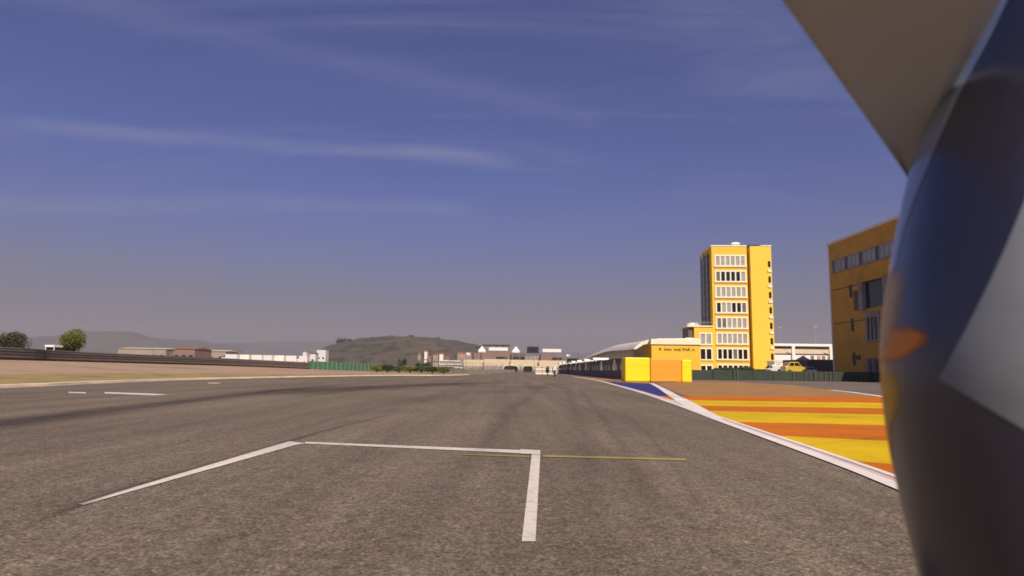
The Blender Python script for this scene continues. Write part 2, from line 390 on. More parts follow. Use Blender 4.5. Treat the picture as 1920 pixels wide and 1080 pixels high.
# ------------------------------------------------------------------ ground, track and markings
def ter(x, y):                              # height of the land: banked up on the left, level elsewhere
    u = max(0.0, min(1.0, (-x - 21.5) / 26.0)); u = u * u * (3 - 2 * u) * .5 + u * .5
    fy = 1.0 if y < 61 else max(.25, 1.1 - .0052 * (y - 40))
    return 1.18 * u * min(fy, 1.0) - .03
def build_ground():
    xs = [-9000, -3000, -1000, -400, -200, -120] + [-80 + i * 2.0 for i in range(32)] + [-16, -8, 0, 20, 60, 150, 400, 1000, 3000, 9000]
    ys = [-300, -60] + [-20 + i * 5.0 for i in range(60)] + [320, 400, 600, 1000, 2000, 4000, 9000]
    vs_ = [(x, y, ter(x, y)) for y in ys for x in xs]; nx = len(xs)
    fs = [(j * nx + i, j * nx + i + 1, (j + 1) * nx + i + 1, (j + 1) * nx + i) for j in range(len(ys) - 1) for i in range(nx - 1)]
    me = bpy.data.meshes.new('ground'); me.from_pydata(vs_, [], fs); me.materials.append(M['ground']); me.materials.append(M['gravel']); me.materials.append(M['grass'])
    for p in me.polygons:
        p.use_smooth = True; c = p.center
        if -81 < c.x < -16 and -20 < c.y < 260: p.material_index = 1
    o = bpy.data.objects.new('ground', me); COL.objects.link(o); o['kind'] = 'structure'
build_ground()

edgeL = [(-17.2, -60), (-17.2, 0)] + [tuple(G(*p)[:2]) for p in ((0, 727), (160, 719.5), (330, 713), (470, 709.3), (600, 706.5), (740, 704.3), (880, 703))] + [(-1, 200), (11, 400)]
edgeR = [(2.2, -60), (2.35, -10), (2.45, -4), (2.55, -1), (2.66, 1), (2.8, 2.8), (2.92, 4.1)] + [tuple(G(*p)[:2]) for p in ((1690, 922), (1600, 885), (1500, 847), (1400, 810), (1330, 784), (1265, 759), (1200, 736.5), (1150, 722), (1110, 712))] + [(9.3, 110), (14, 200), (26, 400)]
eL = smooth_pts(edgeL, 4); eR = smooth_pts(edgeR, 4)
track = sheet('track', eL + eR[::-1], M['asphalt'], 0.0)
# pit lane and everything paved to the right of the track
pit = sheet('pit_lane', [tuple(p) for p in eR if p[1] < 115] + [(70, 112), (70, -60)], M['pit_asphalt'], -0.004)
# dry grass strip behind the left kerb
def land_ribbon(name, pts, w0, w1, m, lift):
    nn = 8; vs_ = []; n = len(pts)
    for k in range(nn + 1):
        for i, p in enumerate(offset_line(pts, [w0 + (w1 + .7 * mnoise.noise(Vector((q[1] * .12, 3, 0))) - w0) * k / nn for q in pts])): vs_.append((p[0], p[1], ter(*p) + lift))
    me = bpy.data.meshes.new(name); me.from_pydata(vs_, [], [(k * n + i + 1, k * n + i, (k + 1) * n + i, (k + 1) * n + i + 1) for k in range(nn) for i in range(n - 1)]); me.update()
    for pl in me.polygons:
        if pl.normal.z < 0: pl.flip()
    me.materials.append(m); o = bpy.data.objects.new(name, me); COL.objects.link(o); o['kind'] = 'structure'
land_ribbon('grass_verge', smooth_pts([p for p in eL if -10 < p[1] < 112], 3), -.4, -8.5, M['grass'], 0.05)
ribbon('edge_kerb', [p for p in eL if p[1] < 103], 0.0, -.55, M['left_kerb'], 0.0, thick=.09)
ribbon('edge_line', [p for p in eL if p[1] < 103], .02, .24, M['white'], 0.004)
# right hand edge
kl = [p for p in eR if p[1] < 60]
ribbon('kerb_strip', kl, -.015, .30, M['kerb_pink'], 0.006)
ribbon('kerb_outer_line', kl, -.015, .13, M['kerb_white'], 0.012)
ribbon('kerb_inner_line', kl, .22, .30, M['kerb_white'], 0.012)
ribbon('edge_line', [p for p in eR if 55 < p[1] < 110], .0, .35, M['white'], 0.006)
inner = smooth_pts([tuple(G(*p)[:2]) for p in ((1222, 719), (1245, 731), (1272, 747), (1300, 763), (1330, 779))], 4)
ribbon('pit_exit_line', inner, -.16, .16, M['kerb_white'], 0.014)
sheet('kerb_junction', [tuple(G(*p)[:2]) for p in ((1236, 730), (1283, 763), (1296, 768), (1350, 789), (1368, 795), (1330, 772), (1292, 751))], M['kerb_white'], 0.0135)
# blue painted wedge
wl = [G(*p)[:2] for p in ((1290, 765), (1262, 746), (1240, 733), (1219, 720), (1118, 714.5))]
we = [p for p in eR if G(1118, 714)[1] > p[1] > G(1290, 768)[1]]
sheet('blue_wedge', [tuple(p) for p in wl] + [(p[0] + .26, p[1]) for p in we[::-1]], M['blue'], 0.004)
sheet('pink_apron', [tuple(G(*p)[:2]) for p in ((1075, 706.5), (1170, 711.5), (1222, 717), (1219, 719.5), (1118, 714))], M['faded'], 0.004)
# painted run-off
edge_pts = [(p[0] + .29, p[1]) for p in eR]
def xedge(y):
    for a, b in zip(edge_pts[:-1], edge_pts[1:]):
        if a[1] <= y <= b[1]: return a[0] + (b[0] - a[0]) * (y - a[1]) / (b[1] - a[1])
    return edge_pts[-1][0]
bounds = [((1290, 743), (1650, 744.5)), ((1300, 751), (1650, 756)), ((1318, 761), (1650, 766)), ((1330, 771.5), (1655, 778)), ((1355, 791), (1660, 798)), ((1425, 816), (1665, 828)), ((1560, 862), (1670, 871))]
gb = []
for a, b in bounds:
    A, B = G(*a), G(*b); d = (B - A).normalized(); gb.append((A, d))
A, d = gb[-1]; w = (gb[-2][0] - gb[-1][0]).dot(Vector((0, 1, 0)))
for k in (1, 2, 3): gb.append((Vector((3.0 , A.y - k * 1.6 , 0)) + Vector((0, d.y / d.x * (3.0 - A.x), 0)), d))
def stripe(i, m):
    (A, d1), (B, d2) = gb[i], gb[i + 1]
    def at(P_, d_, x): return (x, P_.y + (x - P_.x) * d_.y / d_.x)
    pts = [at(A, d1, 26), at(B, d2, 26)]
    def meet(P_, d_):
        x = 2.0
        for _ in range(30): x = xedge(P_.y + (x - P_.x) * d_.y / d_.x)
        return at(P_, d_, x)
    m2 = meet(B, d2); m1 = meet(A, d1)
    pts += [m2] + [(p[0], p[1]) for p in edge_pts if m2[1] < p[1] < m1[1]] + [m1]
    sheet('runoff_stripe', pts, m, 0.008)
for i in range(len(gb) - 1): stripe(i, M['orange'] if i % 2 == 0 else M['yellow'])
top = gb[0]
ap = [tuple(G(*p)[:2]) for p in ((1290, 743), (1262, 734), (1232, 719.5), (1290, 715), (1385, 716.5), (1480, 722), (1560, 731), (1640, 742))]
ap += [(26, top[0].y + (26 - top[0].x) * top[1].y / top[1].x)]
sheet('faded_apron', ap, M['faded'], 0.004)
ribbon('pit_lane_line', [tuple(G(*p)[:2]) for p in ((1560, 731.5), (1600, 736), (1650, 743), (1760, 760))], -.1, .22, M['kerb_white'], 0.014)
# grid box and other markings
def mark(pts, m='white', name='grid_box_line', z=0.006): sheet(name, [tuple(G(*p)[:2]) for p in pts], M[m], z)
mark([(147, 946.4), (156, 948.2), (554, 835), (574, 832.2), (541, 828), (529, 831.6)])
mark([(572, 829), (976, 844.8), (976, 850.6), (573, 832.6)])
mark([(978, 1017), (1004, 1017), (1013, 853), (997, 852.5)])
mark([(976, 844), (1013, 845.6), (1013, 854), (975, 852)], z=.010)
mark([(1018, 854), (1286, 861), (1286, 864.5), (1018, 857.5)], 'yellow_line', 'yellow_line')
mark([(868, 852), (992, 856), (992, 858), (868, 854)], 'yellow_line', 'yellow_line')
mark([(128, 735), (160, 735.5), (162, 738), (128, 737)])
mark([(196, 735.5), (290, 738.5), (316, 740), (290, 741.5), (196, 738)])
mark([(390, 717.5), (412, 718), (412, 719.2), (390, 718.8)])
# tyre marks
def tyre_mark(pts, w, m):
    pts = smooth_pts(pts, 6); n = len(pts); cols = 7; vs_ = []; ed = []
    for k in range(cols):
        o_ = w * (k / (cols - 1) - .5); 
        for i, q in enumerate(offset_line(pts, o_)):
            vs_.append((q[0], q[1], .003)); e = 1 - abs(2 * k / (cols - 1) - 1); ends = min(1, min(i, n - 1 - i) / (n * .18)); ed.append(e * e * (3 - 2 * e) * ends)
    fs = [(k * n + i, (k + 1) * n + i, (k + 1) * n + i + 1, k * n + i + 1) for k in range(cols - 1) for i in range(n - 1)]
    me = bpy.data.meshes.new('tyre_mark'); me.from_pydata(vs_, [], fs); me.update()
    for pl in me.polygons:
        if pl.normal.z < 0: pl.flip()
    at = me.attributes.new('edge', 'FLOAT', 'POINT')
    for i, e in enumerate(ed): at.data[i].value = e
    me.materials.append(m); o = bpy.data.objects.new('tyre_mark', me); COL.objects.link(o); o['kind'] = 'structure'
rb1 = rubber_mat('rubber_heavy', .62); rb2 = rubber_mat('rubber_light', .16)
g2 = lambda *ps: [tuple(G(*p)[:2]) for p in ps]
tyre_mark(g2((-330, 845), (-60, 803), (150, 776), (300, 758), (420, 744), (560, 729), (700, 718)), 1.7, rb1)
tyre_mark(g2((480, 742), (640, 730), (800, 722), (930, 716)), 5.0, rb1)
tyre_mark(g2((660, 765), (860, 742), (1010, 726), (1060, 716)), 3.0, rb2)
tyre_mark(g2((0, 1012), (200, 930), (400, 870), (620, 806), (760, 772)), .10, rb1)
tyre_mark(g2((40, 1060), (240, 985), (430, 905), (580, 855), (760, 795)), .12, rb2)
tyre_mark(g2((960, 770), (1000, 740), (1030, 718)), .5, rb2)
tyre_mark(g2((1110, 1000), (1100, 850), (1078, 765), (1060, 720)), .5, rb2)
tyre_mark(g2((1240, 1010), (1180, 860), (1120, 770), (1080, 722)), .28, rb2)
tyre_mark(g2((700, 1080), (850, 900), (935, 800), (985, 740)), .5, rb2)
tyre_mark(g2((1330, 990), (1255, 865), (1170, 775), (1100, 725)), .10, rb2)

for k, (x0, y0, x1, y1, w_) in enumerate(((3.3, 8.0, 14, 17.5, .22), (4.0, 9.4, 15.5, 16.2, .16), (3.8, 12.5, 18, 19, .2), (3.5, 5.6, 9, 14, .14), (5, 15, 22, 20, .3))):
    tyre_mark([(x0, y0), ((x0 + x1) / 2 + .5, (y0 + y1) / 2 - .2), (x1, y1)], w_, rb2)
for o_ in [o for o in bpy.data.objects if o.name.startswith('tyre_mark')]: o_.location.z = .012

# ------------------------------------------------------------------ hills
def hill(name, px0, px1, Y, prof, depth, m, seed, amp):
    nx, ny = 110, 26; vs_ = []
    for j in range(ny):
        v = j / (ny - 1)
        for i in range(nx):
            u = i / (nx - 1); px = px0 + (px1 - px0) * u
            # skyline height
            for a, b in zip(prof[:-1], prof[1:]):
                if a[0] <= px <= b[0]: t = (px - a[0]) / (b[0] - a[0]); t = t * t * (3 - 2 * t); py = a[1] + (b[1] - a[1]) * t; break
            else: py = prof[0][1] if px < prof[0][0] else prof[-1][1]
            top = P(px, py, Y); h = max(0, top.z)
            y = Y + (v - .5) * depth; s = math.sin(math.pi * v) ** .8
            x = top.x * (1 + (v - .5) * .12)
            nz = mnoise.fractal(Vector((x / (depth * .22) + seed, y / (depth * .22), 0)), 1.0, 2.0, 5)
            nz2 = mnoise.fractal(Vector((x / (depth * .03) + seed, y / (depth * .05), 3)), 1.0, 2.0, 4)
            vs_.append((x, y, h * s + amp * h * (nz + .25 * nz2) * min(1, 2 * s) * .5 - 3 * (1 - s)))
    fs = [(j * nx + i, j * nx + i + 1, (j + 1) * nx + i + 1, (j + 1) * nx + i) for j in range(ny - 1) for i in range(nx - 1)]
    mb = MB(); mb.v = vs_; mb.f = fs; o = mb.build(name, m, smooth=True); o['kind'] = 'structure'
hill('hill', 480, 960, 1150, [(480, 690), (560, 676), (600, 661), (640, 643), (690, 636), (740, 631), (800, 631), (850, 638), (890, 645), (925, 662), (960, 688)], 420, M['hill'], 3, .10)
hill('far_hill', -400, 470, 3300, [(-400, 640), (-200, 628), (0, 636), (60, 634), (110, 632), (170, 622), (240, 622), (290, 634), (360, 637), (420, 646), (470, 668)], 1000, M['farhill'], 7, .12)
hill('distant_ridge', 300, 1300, 5200, [(300, 650), (440, 644), (520, 641), (600, 642), (700, 648), (900, 658), (1050, 662), (1130, 664), (1300, 668)], 1400, M['farhill'], 17, .10)

# ------------------------------------------------------------------ vegetation
def foliage(c, r, n, size, lumps=9, seed=0, flat_bottom=.0):
    rr = random.Random(seed); mb = MB(); ls = []
    for k in range(lumps):
        a = rr.uniform(0, 6.283); e = rr.uniform(-.6, .9); q = rr.uniform(.25, .72)
        ls.append((Vector((math.cos(a) * math.cos(e) * r[0] * q, math.sin(a) * math.cos(e) * r[1] * q, math.sin(e) * r[2] * q)), rr.uniform(.36, .6)))
    ls.append((Vector((0, 0, 0)), .6))
    for _ in range(n):
        l, k = rr.choice(ls)
        d = Vector((rr.gauss(0, 1), rr.gauss(0, 1), rr.gauss(0, 1))).normalized() * (rr.random() ** .35) * k
        p = l + Vector((d.x * r[0], d.y * r[1], d.z * r[2]))
        if p.z < -r[2] * (1 - flat_bottom): continue
        p = p + Vector(c)
        a = Vector((rr.gauss(0, 1), rr.gauss(0, 1), rr.gauss(0, 1))).normalized(); b = a.orthogonal().normalized(); s = size * rr.uniform(.6, 1.3)
        mb.add([p + a * s, p + b * s * .6, p - a * s, p - b * s * .6], [(0, 1, 2, 3)])
    return mb
def tree(name, label, cat, px, base_py, Y, w, h, trunk, m, n, size, seed, group=None, z=None, flat=.0):
    b = P(px, base_py, Y); z0 = ter(b.x, Y) if z is None else z
    t = thing(name, label, cat, (b.x, Y, z0), rnd.uniform(0, 6), group)
    mb = foliage((0, 0, trunk + h / 2), (w / 2, w / 2, h / 2), n, size, 10, seed, flat)
    me = bpy.data.meshes.new('crown'); me.from_pydata(mb.v, [], mb.f); me.materials.append(m)
    o = bpy.data.objects.new('crown', me); COL.objects.link(o); o.parent = t
    tb = MB(); tb.tube([(0, 0, 0), (.05 * w * .2, 0, trunk * .6), (0, .02, trunk + h * .35)], [.05 * w, .04 * w, .02 * w])
    for k in range(4):
        a = k * 1.6; tb.tube([(0, 0, trunk * .7 + .05), (math.cos(a) * w * .2, math.sin(a) * w * .2, trunk + h * .5)], [.022 * w, .008 * w], 6)
    tb.build('trunk', M['bark'], t)
    return t
tree('round_tree', 'round yellow-green leafy tree just behind the left barrier', 'tree', 138, 655, 92, 4.8, 4.5, 0.4, M['crown_a'], 5200, .13, 11)
tree('broad_tree', 'dark brownish tree with pointed top at the far left edge', 'tree', 16, 655, 100, 6.4, 5.2, .3, M['crown_b'], 4600, .15, 12)
tree('shrub', 'low dark shrub beside the leftmost tree behind the barrier', 'shrub', 45, 655, 97, 2.4, 2.2, .2, M['crown_b'], 1500, .12, 13)
tree('shrub', 'small round dark green shrub in front of the low pale buildings', 'shrub', 260, 664, 120, 2.7, 1.5, .35, M['crown_c'], 1500, .12, 14)
tree('shrub', 'small shrub near the end of the pale buildings on the left', 'shrub', 418, 664, 150, 2.0, 1.6, .5, M['crown_b'], 800, .12, 15)
for k, (px, py, s) in enumerate(((640, 638, 14), (655, 637, 9), (822, 634, 7), (700, 634, 8), (770, 630, 9), (735, 631, 7), (860, 642, 10))):
    b = P(px, py, 1150); hz = b.z - s * .75
    tree('hilltop_tree', ['bushy dark tree at the left shoulder of the middle hill', 'smaller tree just right of the left shoulder of the hill', 'lone tree standing on the right shoulder of the hill',
         'tree on the left slope of the middle hill skyline', 'tree on the very top of the middle hill', 'small tree just left of the top of the middle hill', 'tree low on the right end of the hill skyline'][k],
         'tree', px, py, 1150, s * 1.5, s, s * .1, M['crown_b'], 500, s * .09, 30 + k, 'trees along the hilltop', z=hz)
for k, px in enumerate((750, 758, 783, 800, 846)):
    tree('slope_tree', ['slim dark tree, leftmost of those at the foot of the hill', 'slim dark tree, second of those at the foot of the hill', 'bushy tree left of the small hillside houses', 'tree among the small hillside houses', 'dark tree right of the small hillside houses'][k],
         'tree', px, 672, 330, 2.6 if k < 2 else 5, 5.0 if k < 2 else 3.5, .6, M['crown_c'], 700, .3, 50 + k, 'trees at the foot of the hill')
# green strip of bushes at the end of the left barrier
for k in range(7):
    px = 706 + k * 21
    b = G(px, 697 + k * 1.0)
    tree('verge_bush', 'green bush in the row along the left verge, number %s from the left'.replace('number %s', ['first', 'second', 'third', 'fourth', 'fifth', 'sixth', 'seventh'][k]),
         'bush', px, 696, 118, 2.9, 1.45 - .05 * k, .0, M['crown_c'] if k % 3 else M['crown_a'], 1300, .11, 70 + k, 'bushes along the left verge', z=.1)
# shrubs at the foot of the tower
for k, (px, w, h) in enumerate(((1345, 2.6, .7), (1372, 3.2, .8), (1396, 2.6, 1.0), (1418, 3.6, .6))):
    tree('shrub', ['low dark shrub at the left foot of the yellow tower', 'wide dark shrub under the ground floor windows of the tower', 'tallest dark shrub in front of the tower, right of the windows', 'low shrub under the blank bay of the tower'][k],
         'shrub', px, 700, 92, w, h, .1, M['crown_c'], 900, .11, 90 + k, 'shrubs at the foot of the tower', z=.78)

# ------------------------------------------------------------------ left barrier, fence, small buildings
def barrier(name, label, line, h, body_m, rails, group=None):
    o = thing(name, label, 'barrier', (line[0][0], line[0][1], 0), 0, group); ox, oy = line[0]
    pts = smooth_pts(line, 8); n = len(pts)
    def strip(off0, off1, z0, z1):
        a = offset_line(pts, off0); b = offset_line(pts, off1); mb = MB(); vs_ = []
        for p, q in zip(a, b):
            t = ter(*p) ; vs_ += [(p[0] - ox, p[1] - oy, t + z0), (q[0] - ox, q[1] - oy, t + z0), (q[0] - ox, q[1] - oy, t + z1), (p[0] - ox, p[1] - oy, t + z1)]
        fs = []
        for i in range(n - 1):
            for k in range(4): fs.append((i * 4 + k, i * 4 + (k + 1) % 4, (i + 1) * 4 + (k + 1) % 4, (i + 1) * 4 + k))
        fs += [(0, 1, 2, 3), tuple((n - 1) * 4 + k for k in (3, 2, 1, 0))]
        return mb.add(vs_, fs)
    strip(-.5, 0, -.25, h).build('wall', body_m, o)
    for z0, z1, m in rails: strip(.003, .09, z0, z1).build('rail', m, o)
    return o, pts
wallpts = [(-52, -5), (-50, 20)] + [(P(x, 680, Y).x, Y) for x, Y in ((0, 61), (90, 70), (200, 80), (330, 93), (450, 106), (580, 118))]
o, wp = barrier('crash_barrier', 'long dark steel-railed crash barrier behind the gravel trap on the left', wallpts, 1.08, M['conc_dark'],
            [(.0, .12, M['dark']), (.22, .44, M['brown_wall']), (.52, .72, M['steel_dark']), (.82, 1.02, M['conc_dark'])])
cp = MB()
a = offset_line(wp, -.53); b = offset_line(wp, .12); n = len(wp)
vs_ = []
for p, q in zip(a, b):
    t = ter(*p); vs_ += [(p[0] - wp[0][0], p[1] - wp[0][1], t + 1.083), (q[0] - wp[0][0], q[1] - wp[0][1], t + 1.083), (q[0] - wp[0][0], q[1] - wp[0][1], t + 1.17), (p[0] - wp[0][0], p[1] - wp[0][1], t + 1.17)]
cp.add(vs_, [(i * 4 + k, i * 4 + (k + 1) % 4, (i + 1) * 4 + (k + 1) % 4, (i + 1) * 4 + k) for i in range(n - 1) for k in range(4)]).build('coping', M['steel'], o)
def fence(name, label, line, h, m_mesh, m_post, step, mesh_top=1.0):
    o = thing(name, label, 'fence', (*line[0], 0)); ox, oy = line[0]; pts = smooth_pts(line, 6)
    mb = MB(); a = offset_line(pts, 0); b = offset_line(pts, .03); n = len(pts); vs_ = []
    for p, q in zip(a, b):
        t = ter(*p); vs_ += [(p[0] - ox, p[1] - oy, t - .1), (q[0] - ox, q[1] - oy, t - .1), (q[0] - ox, q[1] - oy, t + h * mesh_top), (p[0] - ox, p[1] - oy, t + h * mesh_top)]
    mb.add(vs_, [(i * 4 + k, i * 4 + (k + 1) % 4, (i + 1) * 4 + (k + 1) % 4, (i + 1) * 4 + k) for i in range(n - 1) for k in range(4)])
    mb.build('panel', m_mesh, o)
    L_ = [Vector(p) for p in pts]; acc = 0; nxt = 0
    for p, q in zip(L_[:-1], L_[1:]):
        d = (q - p).length
        while nxt < acc + d:
            c = p + (q - p) * ((nxt - acc) / d); t = ter(c.x, c.y)
            MB().box(c.x - ox - .06, c.x - ox + .06, c.y - oy - .10, c.y - oy - .005, t - .1, t + h * 1.06).build('post', m_post, o); nxt += step
        acc += d
    return o
fence('green_fence', 'dark green panel fence with pale posts past the end of the left barrier', [(P(578, 690, 118).x, 118), (P(640, 690, 124).x, 124), (P(705, 690, 132).x, 132)], 1.45, M['green_mesh'], M['steel'], 1.05)
fence('green_fence', 'plain olive green fence running on behind the verge bushes', [(P(705, 690, 133).x, 133), (P(780, 690, 142).x, 142), (P(850, 690, 155).x, 155)], 1.3, M['grass_green'], M['steel'], 2.5)

def house(name, label, cat, px0, px1, py_top, Y, depth, wall, roof, roof_h=.0, nwin=0, group=None, wh=1.1, z0=None, door=False, roof_name='roof'):
    a = P(px0, py_top, Y); b = P(px1, py_top, Y); base = (ter(a.x, Y) if z0 is None else z0) - .3; h = a.z - base; w_ = b.x - a.x
    t = thing(name, label, cat, (a.x, Y, base), 0, group); he = h - roof_h
    MB().box(0, w_, 0, depth, 0, he).build('wall', wall, t)
    if roof_h > 0:
        MB().extrude_x([(-.25, he), (depth + .25, he), (depth / 2, h)], -.2, w_ + .2).build(roof_name, roof, t)
    else:
        MB().box(-.15, w_ + .15, -.15, depth + .15, he + .002, he + .22).build(roof_name, roof, t)
    for k in range(nwin):
        x = w_ * (k + .5) / nwin; ww = min(.6, w_ / nwin * .3)
        MB().box(x - ww, x + ww, -.05, .02, he * .5, min(he * .5 + wh, he * .9)).build('window', M['dark_glass'], t)
    return t
house('long_building', 'long low grey building behind the left barrier, left part of the pale row', 'building', 222, 312, 650.5, 210, 10, M['conc'], M['pale_seat'], .5, 6)
house('long_building', 'long low salmon-coloured building behind the left barrier', 'building', 312, 366, 649.5, 215, 12, M['pink_wall'], M['red_roof'], .8, 4)
house('long_building', 'grey and beige shed right of the salmon building', 'building', 368, 424, 655, 235, 10, M['conc'], M['pale_seat'], .6, 3)
house('white_house', 'tiny white house, leftmost of three at the foot of the hill', 'house', 568, 575, 660, 420, 5, M['car_white'], M['conc'], 0, 1, 'white houses left of the hill')
house('white_house', 'tiny white house, middle of three at the foot of the hill', 'house', 581, 592, 661, 410, 6, M['car_white'], M['brown_wall'], .8, 1, 'white houses left of the hill')
house('white_house', 'wide white house, rightmost and highest of three at the foot of the hill', 'house', 594, 611, 656, 430, 7, M['car_white'], M['conc'], 0, 2, 'white houses left of the hill')
hs = ((784, 789, 661), (796, 801, 656), (803, 809, 667), (812, 822, 663), (824, 831, 661), (835, 843, 668), (858, 884, 660))
for k, (a_, b_, t_) in enumerate(hs):
    house('hillside_house', ['pale', 'whitish', 'pink', 'wide pinkish', 'beige', 'low pink', 'long grey'][k] + ' small house on the lower hillside, ' + ['first', 'second', 'third', 'fourth', 'fifth', 'sixth', 'last'][k] + ' from the left',
          'house', a_, b_, t_, 520, 8, [M['conc'], M['cream'], M['pink_wall']][k % 3] if k < 6 else M['conc'], M['red_roof'], 1.2, 2, 'small houses on the lower hillside')
# little white hut by the round tree
b = P(86, 640, 88); t = thing('control_hut', 'small white marshal hut with dark window band left of the round tree', 'hut', (b.x, 88, ter(b.x, 88)))
zt = P(93, 645, 88).z - ter(b.x, 88)
MB().box(0, 1.25, 0, 1.6, 0, zt * .62).build('cabin', M['white_metal'], t)
MB().box(.08, 1.17, .05, 1.5, zt * .62, zt * .84).build('window', M['dark_glass'], t)
MB().box(.0, 1.22, -.1, 1.7, zt * .84, zt * .95).build('roof', M['white_metal'], t)
for sx in (0.02, 1.15): MB().box(sx, sx + .08, -.01, .045, zt * .62, zt * .84).build('post', M['white_metal'], t)
# ---- vehicles
def wheel(parent, x, y, r, w=.2, side=1):
    tb = MB(); tb.torus((x, y, r), r * .78, r * .24, 'x', 24, 8, 1.2); ty = tb.build('wheel', M['rubber'], parent, True)
    rm = MB(); rm.tube([(x - w * .3, y, r), (x + w * .3, y, r)], r * .6, 16); rm.build('rim', M['steel'], ty)
def vehicle(name, label, cat, loc, rotz, m, L_=4.2, Wd=1.75, H=1.45, van=False, group=None):
    t = thing(name, label, cat, loc, rotz, group); w2 = Wd / 2
    if van: prof = [(-L_ / 2, .3), (-L_ / 2, H), (L_ * .18, H), (L_ * .33, H * .62), (L_ / 2, H * .5), (L_ / 2, .3)]
    else: prof = [(-L_ / 2, .3), (-L_ / 2, H * .62), (-L_ * .40, H * .66), (-L_ * .28, H), (L_ * .10, H), (L_ * .26, H * .64), (L_ * .47, H * .55), (L_ / 2, H * .42), (L_ / 2, .3)]
    MB().extrude_x(prof, -w2, w2).build('body', m, t, bevel=.06)
    if van: gl = [[(L_ * .14, H * .66), (L_ * .14, H * .92), (L_ * .19, H * .92), (L_ * .30, H * .66)]]
    else: gl = [[(-L_ * .33, H * .68), (-L_ * .26, H * .93), (-L_ * .10, H * .93), (-L_ * .10, H * .68)], [(-L_ * .07, H * .68), (-L_ * .07, H * .93), (L_ * .08, H * .93), (L_ * .20, H * .68)]]
    for g in gl:
        for s in (-1, 1): MB().extrude_x(g, s * (w2 + .012), s * (w2 - .03)).build('window', M['car_glass'], t)
    wy0, wz0, wy1, wz1 = (L_ * .20, H * .94, L_ * .325, H * .66) if van else (L_ * .12, H * .95, L_ * .25, H * .68)
    MB().add([(-w2 * .85, wy0 + .02, wz0), (w2 * .85, wy0 + .02, wz0), (w2 * .92, wy1 + .03, wz1), (-w2 * .92, wy1 + .03, wz1)], [(0, 1, 2, 3)]).build('windscreen', M['car_glass'], t)
    for s in (-1, 1):
        MB().box(s * w2 * .8 - .13, s * w2 * .8 + .13, L_ / 2 - .02, L_ / 2 + .03, H * .36, H * .45).build('headlight', M['w_frame'], t)
        for yy in (-L_ * .31, L_ * .32): wheel(t, s * (w2 - .06), yy, .32)
    return t
vans = ((430, 'leftmost'), (452, 'second'), (475, 'third'), (496, 'fourth'), (518, 'fifth'), (540, 'sixth'), (566, 'rightmost'))
for k, (px, wd) in enumerate(vans):
    Y = 165 + k * 3; b = P(px, 670, Y); zt = P(px, 664.5 + k * .5, Y).z
    vehicle('parked_van', f'white van parked side-on behind the left barrier, {wd} of the row', 'van', (b.x, Y, zt - 2.1), R(88 + 6 * (k % 3)), M['car_white'] if k % 3 != 1 else M['cream'], 4.6 if k < 6 else 3.6, 1.9, 2.1, True, 'white vans parked behind the left barrier')
pd = MB().box(20.5, 70, 83, 111, -.3, .78).build('paddock', M['pit_asphalt']); pd['kind'] = 'structure'
def on(px, Y): return (P(px, 690, Y).x, Y, .784)
vehicle('yellow_car', 'bright yellow car parked side-on behind the green barrier, right of the tower', 'car', on(1488, 92), R(-88), M['car_yellow'], 3.1, 1.7, 1.68)
vehicle('parked_van', 'white van parked at the right foot of the tower, left of the yellow car', 'van', on(1449, 94), R(88), M['car_white'], 2.4, 1.6, 1.25, True)
vehicle('white_car', 'small white car half hidden at the right of the yellow car', 'car', on(1516, 97), R(175), M['car_white'], 3.6, 1.2, 1.05)
# pink parasol
px_ = P(1506, 690, 106); t = thing('parasol', 'dusty pink open parasol on a pole behind the yellow car', 'parasol', (px_.x, 106, .784))
mb = MB(); nn = 8; zt = P(1506, 667, 106).z - .784; vs_ = [(0, 0, zt)] + [(1.35 * math.cos(k * math.pi / 4), 1.35 * math.sin(k * math.pi / 4), zt - .75) for k in range(8)] + [(0, 0, zt - .1)] + [(1.3 * math.cos(k * math.pi / 4), 1.3 * math.sin(k * math.pi / 4), zt - .80) for k in range(8)]
mb.add(vs_, [(0, 1 + k, 1 + (k + 1) % 8) for k in range(8)] + [(9, 10 + (k + 1) % 8, 10 + k) for k in range(8)] + [(1 + k, 10 + k, 10 + (k + 1) % 8, 1 + (k + 1) % 8) for k in range(8)]).build('canopy', M['red_cloth'], t)
MB().tube([(0, 0, 0), (0, 0, zt - .05)], .04).build('pole', M['brown_wall'], t)
MB().tube([(0, 0, 0), (0, 0, .09)], .3, 12).build('base', M['conc'], t)

